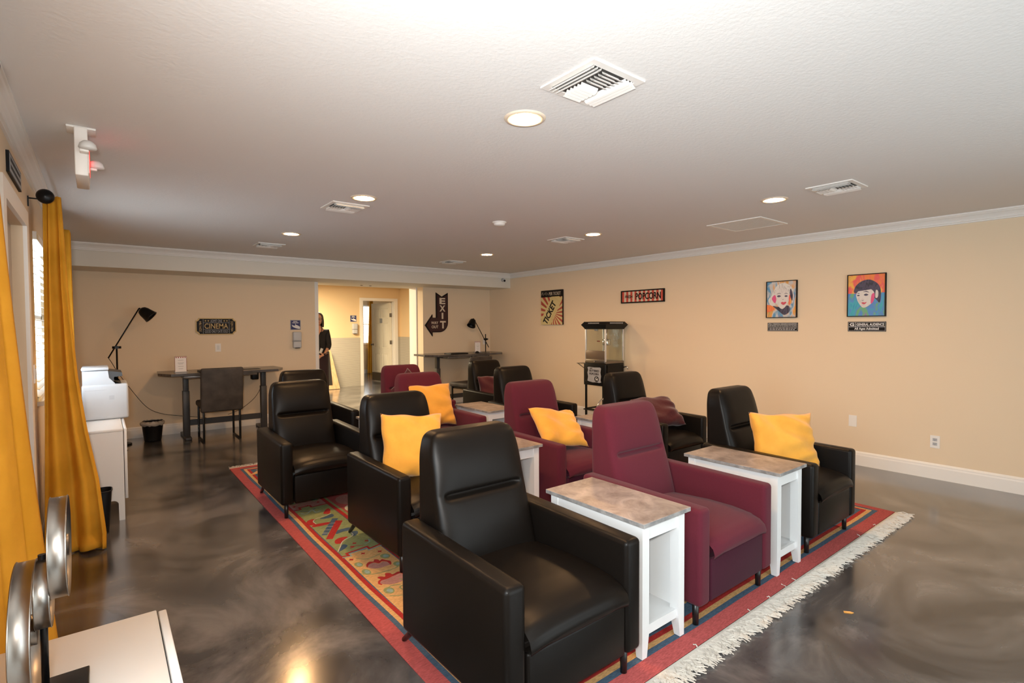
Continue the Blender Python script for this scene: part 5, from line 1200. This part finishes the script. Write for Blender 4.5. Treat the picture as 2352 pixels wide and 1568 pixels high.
def make_person():
    t = thing('person', 'person in dark clothes with glasses and a badge, half hidden at the hallway opening', 'person', (3.050, 9.42, 0), math.radians(-21))
    # faces -y; height 1.68
    V = [(0, 0, 0.93), (0, 0.0, 1.08), (0, 0.0, 1.25), (0, 0.01, 1.38), (0, 0.0, 1.45), (0, -0.005, 1.50),
         (-0.135, 0.01, 1.365), (-0.170, 0.0, 1.12), (-0.10, -0.155, 0.985), (0.135, 0.01, 1.365), (0.170, 0.0, 1.12), (0.11, -0.155, 0.975),
         (-0.09, 0, 0.86), (-0.095, -0.01, 0.48), (-0.09, 0.02, 0.09), (-0.095, -0.10, 0.035), (0.09, 0, 0.86), (0.095, -0.01, 0.48), (0.09, 0.02, 0.09), (0.095, -0.10, 0.035)]
    E_ = [(0, 1), (1, 2), (2, 3), (3, 4), (4, 5), (3, 6), (6, 7), (7, 8), (3, 9), (9, 10), (10, 11), (0, 12), (12, 13), (13, 14), (14, 15), (0, 16), (16, 17), (17, 18), (18, 19)]
    Rr = [(0.15, 0.11), (0.12, 0.095), (0.135, 0.105), (0.10, 0.07), (0.052, 0.052), (0.048, 0.048), 0.042, 0.036, 0.024, 0.042, 0.036, 0.024, 0.085, 0.052, 0.032, 0.026, 0.085, 0.052, 0.032, 0.026]
    body = skinmesh('body', V, E_, Rr, skin, t)
    # head: shaped ellipsoid with brow, nose, chin
    m = mb(skin)
    def head(u, v):
        a = 2*PI*u; b_ = PI*(v-0.5); x = 0.078*math.cos(b_)*math.sin(a); y = -0.090*math.cos(b_)*math.cos(a); z = 0.112*math.sin(b_)
        if z < 0: k = -z/0.112; x *= 1-0.30*k; y = y*(1-0.12*k)-0.012*k
        fr_ = max(0, -y/0.09)
        y -= 0.020*math.exp(-(x/0.012)**2-((z+0.018)/0.022)**2)*fr_+0.008*math.exp(-((x)/0.022)**2-((z+0.055)/0.010)**2)*fr_
        for sx in (-1, 1): y += 0.010*math.exp(-((x-sx*0.030)/0.014)**2-((z-0.012)/0.012)**2)*fr_
        y -= 0.006*math.exp(-((z+0.095)/0.02)**2)*fr_
        return Vector((x, y-0.015, z+1.585))
    m.grid(head, 48, 32, True, True); hd = m.build('head', body)
    m = mb(skin)
    for sx in (-1, 1): m.lathe([(0.001, -0.006), (0.016, -0.004), (0.022, 0.004), (0.018, 0.008), (0.006, 0.002)], (sx*0.072, -0.005, 1.580), 14, 'x')
    m.build('ears', hd)
    m = mb(nm('lips', (0.30, 0.07, 0.06), 0.5)); m.box((-0.022, -0.114, 1.528), (0.022, -0.104, 1.537), 0.004, 3); m.build('mouth', hd)
    m = mb(purew)
    for sx in (-1, 1): m.lathe([(0.0005, -0.006), (0.007, -0.003), (0.009, 0.003)], (sx*0.030, -0.094, 1.597), 12, 'y')
    m.mat(signb)
    for sx in (-1, 1): m.lathe([(0.0005, -0.0075), (0.0045, -0.006)], (sx*0.030, -0.0945, 1.597), 10, 'y')
    m.build('eyes', hd)
    m = mb(hair)
    def hr(u, v):
        op = PI*(0.02+0.26*min(1.0, max(0.0, v-0.12)*2.6)); a = op+u*(2*PI-2*op); b_ = PI*0.5-v*PI*0.98*0.62
        r_ = 1.0+0.06*math.sin(14*a)*v
        x = 0.090*math.cos(b_)*math.sin(a)*r_; y = -0.105*math.cos(b_)*math.cos(a)*r_; z = 0.128*math.sin(b_)
        if v > 0.55: z -= (v-0.55)*0.22; x *= 1.0
        return Vector((x, y-0.008, z+1.590))
    m.grid(hr, 40, 20)
    ho = m.build('hair', t); so_ = ho.modifiers.new('th', 'SOLIDIFY'); so_.thickness = 0.012
    m = mb(signb)
    for sx in (-1, 1): m.tube([(sx*0.032+0.024*math.cos(2*PI*i/20), -0.115+0.006*abs(math.cos(2*PI*i/20)), 1.595+0.016*math.sin(2*PI*i/20)) for i in range(20)], 0.003, 6, True); m.tube([(sx*0.056, -0.108, 1.597), (sx*0.076, -0.06, 1.597), (sx*0.078, 0.0, 1.59)], 0.0022, 6)
    m.tube([(-0.009, -0.116, 1.597), (0.009, -0.116, 1.597)], 0.0022, 6); m.build('glasses', t)
    # blouse over torso and upper arms
    k = 1.12
    Vb = [(0, 0, 0.90), (0, 0.0, 1.08), (0, 0.0, 1.24), (0, 0.015, 1.375), (-0.132, 0.01, 1.37), (-0.172, 0.0, 1.12), (-0.145, -0.07, 1.05), (0.132, 0.01, 1.37), (0.172, 0.0, 1.12), (0.145, -0.07, 1.05)]
    skinmesh('blouse', Vb, [(0, 1), (1, 2), (2, 3), (3, 4), (4, 5), (5, 6), (3, 7), (7, 8), (8, 9)], [(0.160, 0.130), (0.130, 0.110), (0.140, 0.120), (0.115, 0.085), 0.068, 0.050, 0.043, 0.068, 0.050, 0.043], cloth, t)
    m = mb(skirt); m.grid(lambda u, v: Vector(((0.162-0.01*v+0.010*math.sin(16*PI*u)*v)*math.cos(2*PI*u), (0.14+0.02*v+0.010*math.sin(16*PI*u)*v)*math.sin(2*PI*u), 0.98-0.78*v)), 96, 14, True, True); sk_ = m.build('skirt', t)
    m = mb(skin); m.prism(curvep([(-0.045, 1.43), (0.045, 1.43), (0.028, 1.36), (0.0, 1.30), (-0.028, 1.36)]), lambda u, v: Vector((u, -0.128+0.55*(v-1.30), v)), (0, 0.03, 0)); m.build('neckline_skin', body)
    # hands clasped: left hand over right; each palm with four fingers and a thumb
    def hand(cx, cy, cz, dirx, name, lift):
        vs = [(cx, cy, cz), (cx+dirx*0.03, cy-0.012, cz-0.012), (cx+dirx*0.055, cy-0.018, cz-0.024)]; es = [(0, 1), (1, 2)]; rs = [0.020, (0.030, 0.018), (0.030, 0.016)]
        for j, (off, ln) in enumerate(((0.024, 0.062), (0.008, 0.070), (-0.008, 0.066), (-0.024, 0.052))):
            b_ = len(vs); zb = cz-0.024+off*0.9; xb = cx+dirx*(0.058)
            vs += [(xb+dirx*0.010, cy-0.022-lift, zb), (xb+dirx*ln*0.45, cy-0.030-lift, zb-0.010), (xb+dirx*ln*0.80, cy-0.020-lift, zb-0.020)]
            es += [(2, b_), (b_, b_+1), (b_+1, b_+2)]; rs += [0.010, 0.0088, 0.0078]
        b_ = len(vs); vs += [(cx+dirx*0.030, cy-0.020, cz+0.020), (cx+dirx*0.060, cy-0.030, cz+0.030)]; es += [(1, b_), (b_, b_+1)]; rs += [0.011, 0.009]
        return skinmesh(name, vs, es, rs, skin, body, 0, 2)
    hand(-0.085, -0.165, 0.975, 1, 'hand', 0.0); hand(0.095, -0.175, 0.965, -1, 'hand', 0.020)
    m = mb(black); m.tube([(0.05*math.cos(a)*0.7+0.125, -0.135+0.033*math.sin(a), 0.992+0.02*math.cos(a)) for a in [2*PI*i/16 for i in range(16)]], 0.005, 6, True); m.build('bracelet', t)
    m = mb(signb)
    for sx in (-1, 1): m.tube([(sx*0.06, -0.03, 1.45), (sx*0.050, -0.13, 1.34), (sx*0.03, -0.150, 1.20), (0.035, -0.160, 1.09)], 0.004, 6)
    m.build('lanyard', t)
    m = mb(printg); m.box((-0.022, -0.004, -0.055), (0.022, 0.0, 0.035), 0.003); bd = m.build('badge', t); bd.location = (0.050, -0.170, 1.045); bd.rotation_euler = (0, 0.35, 0)
    for sx in (-1, 1):
        m = mb(black); m.box((sx*0.095-0.042, -0.175, 0.001), (sx*0.095+0.042, 0.065, 0.075), 0.030, 4); m.build('shoe', t)
    return t
make_person()
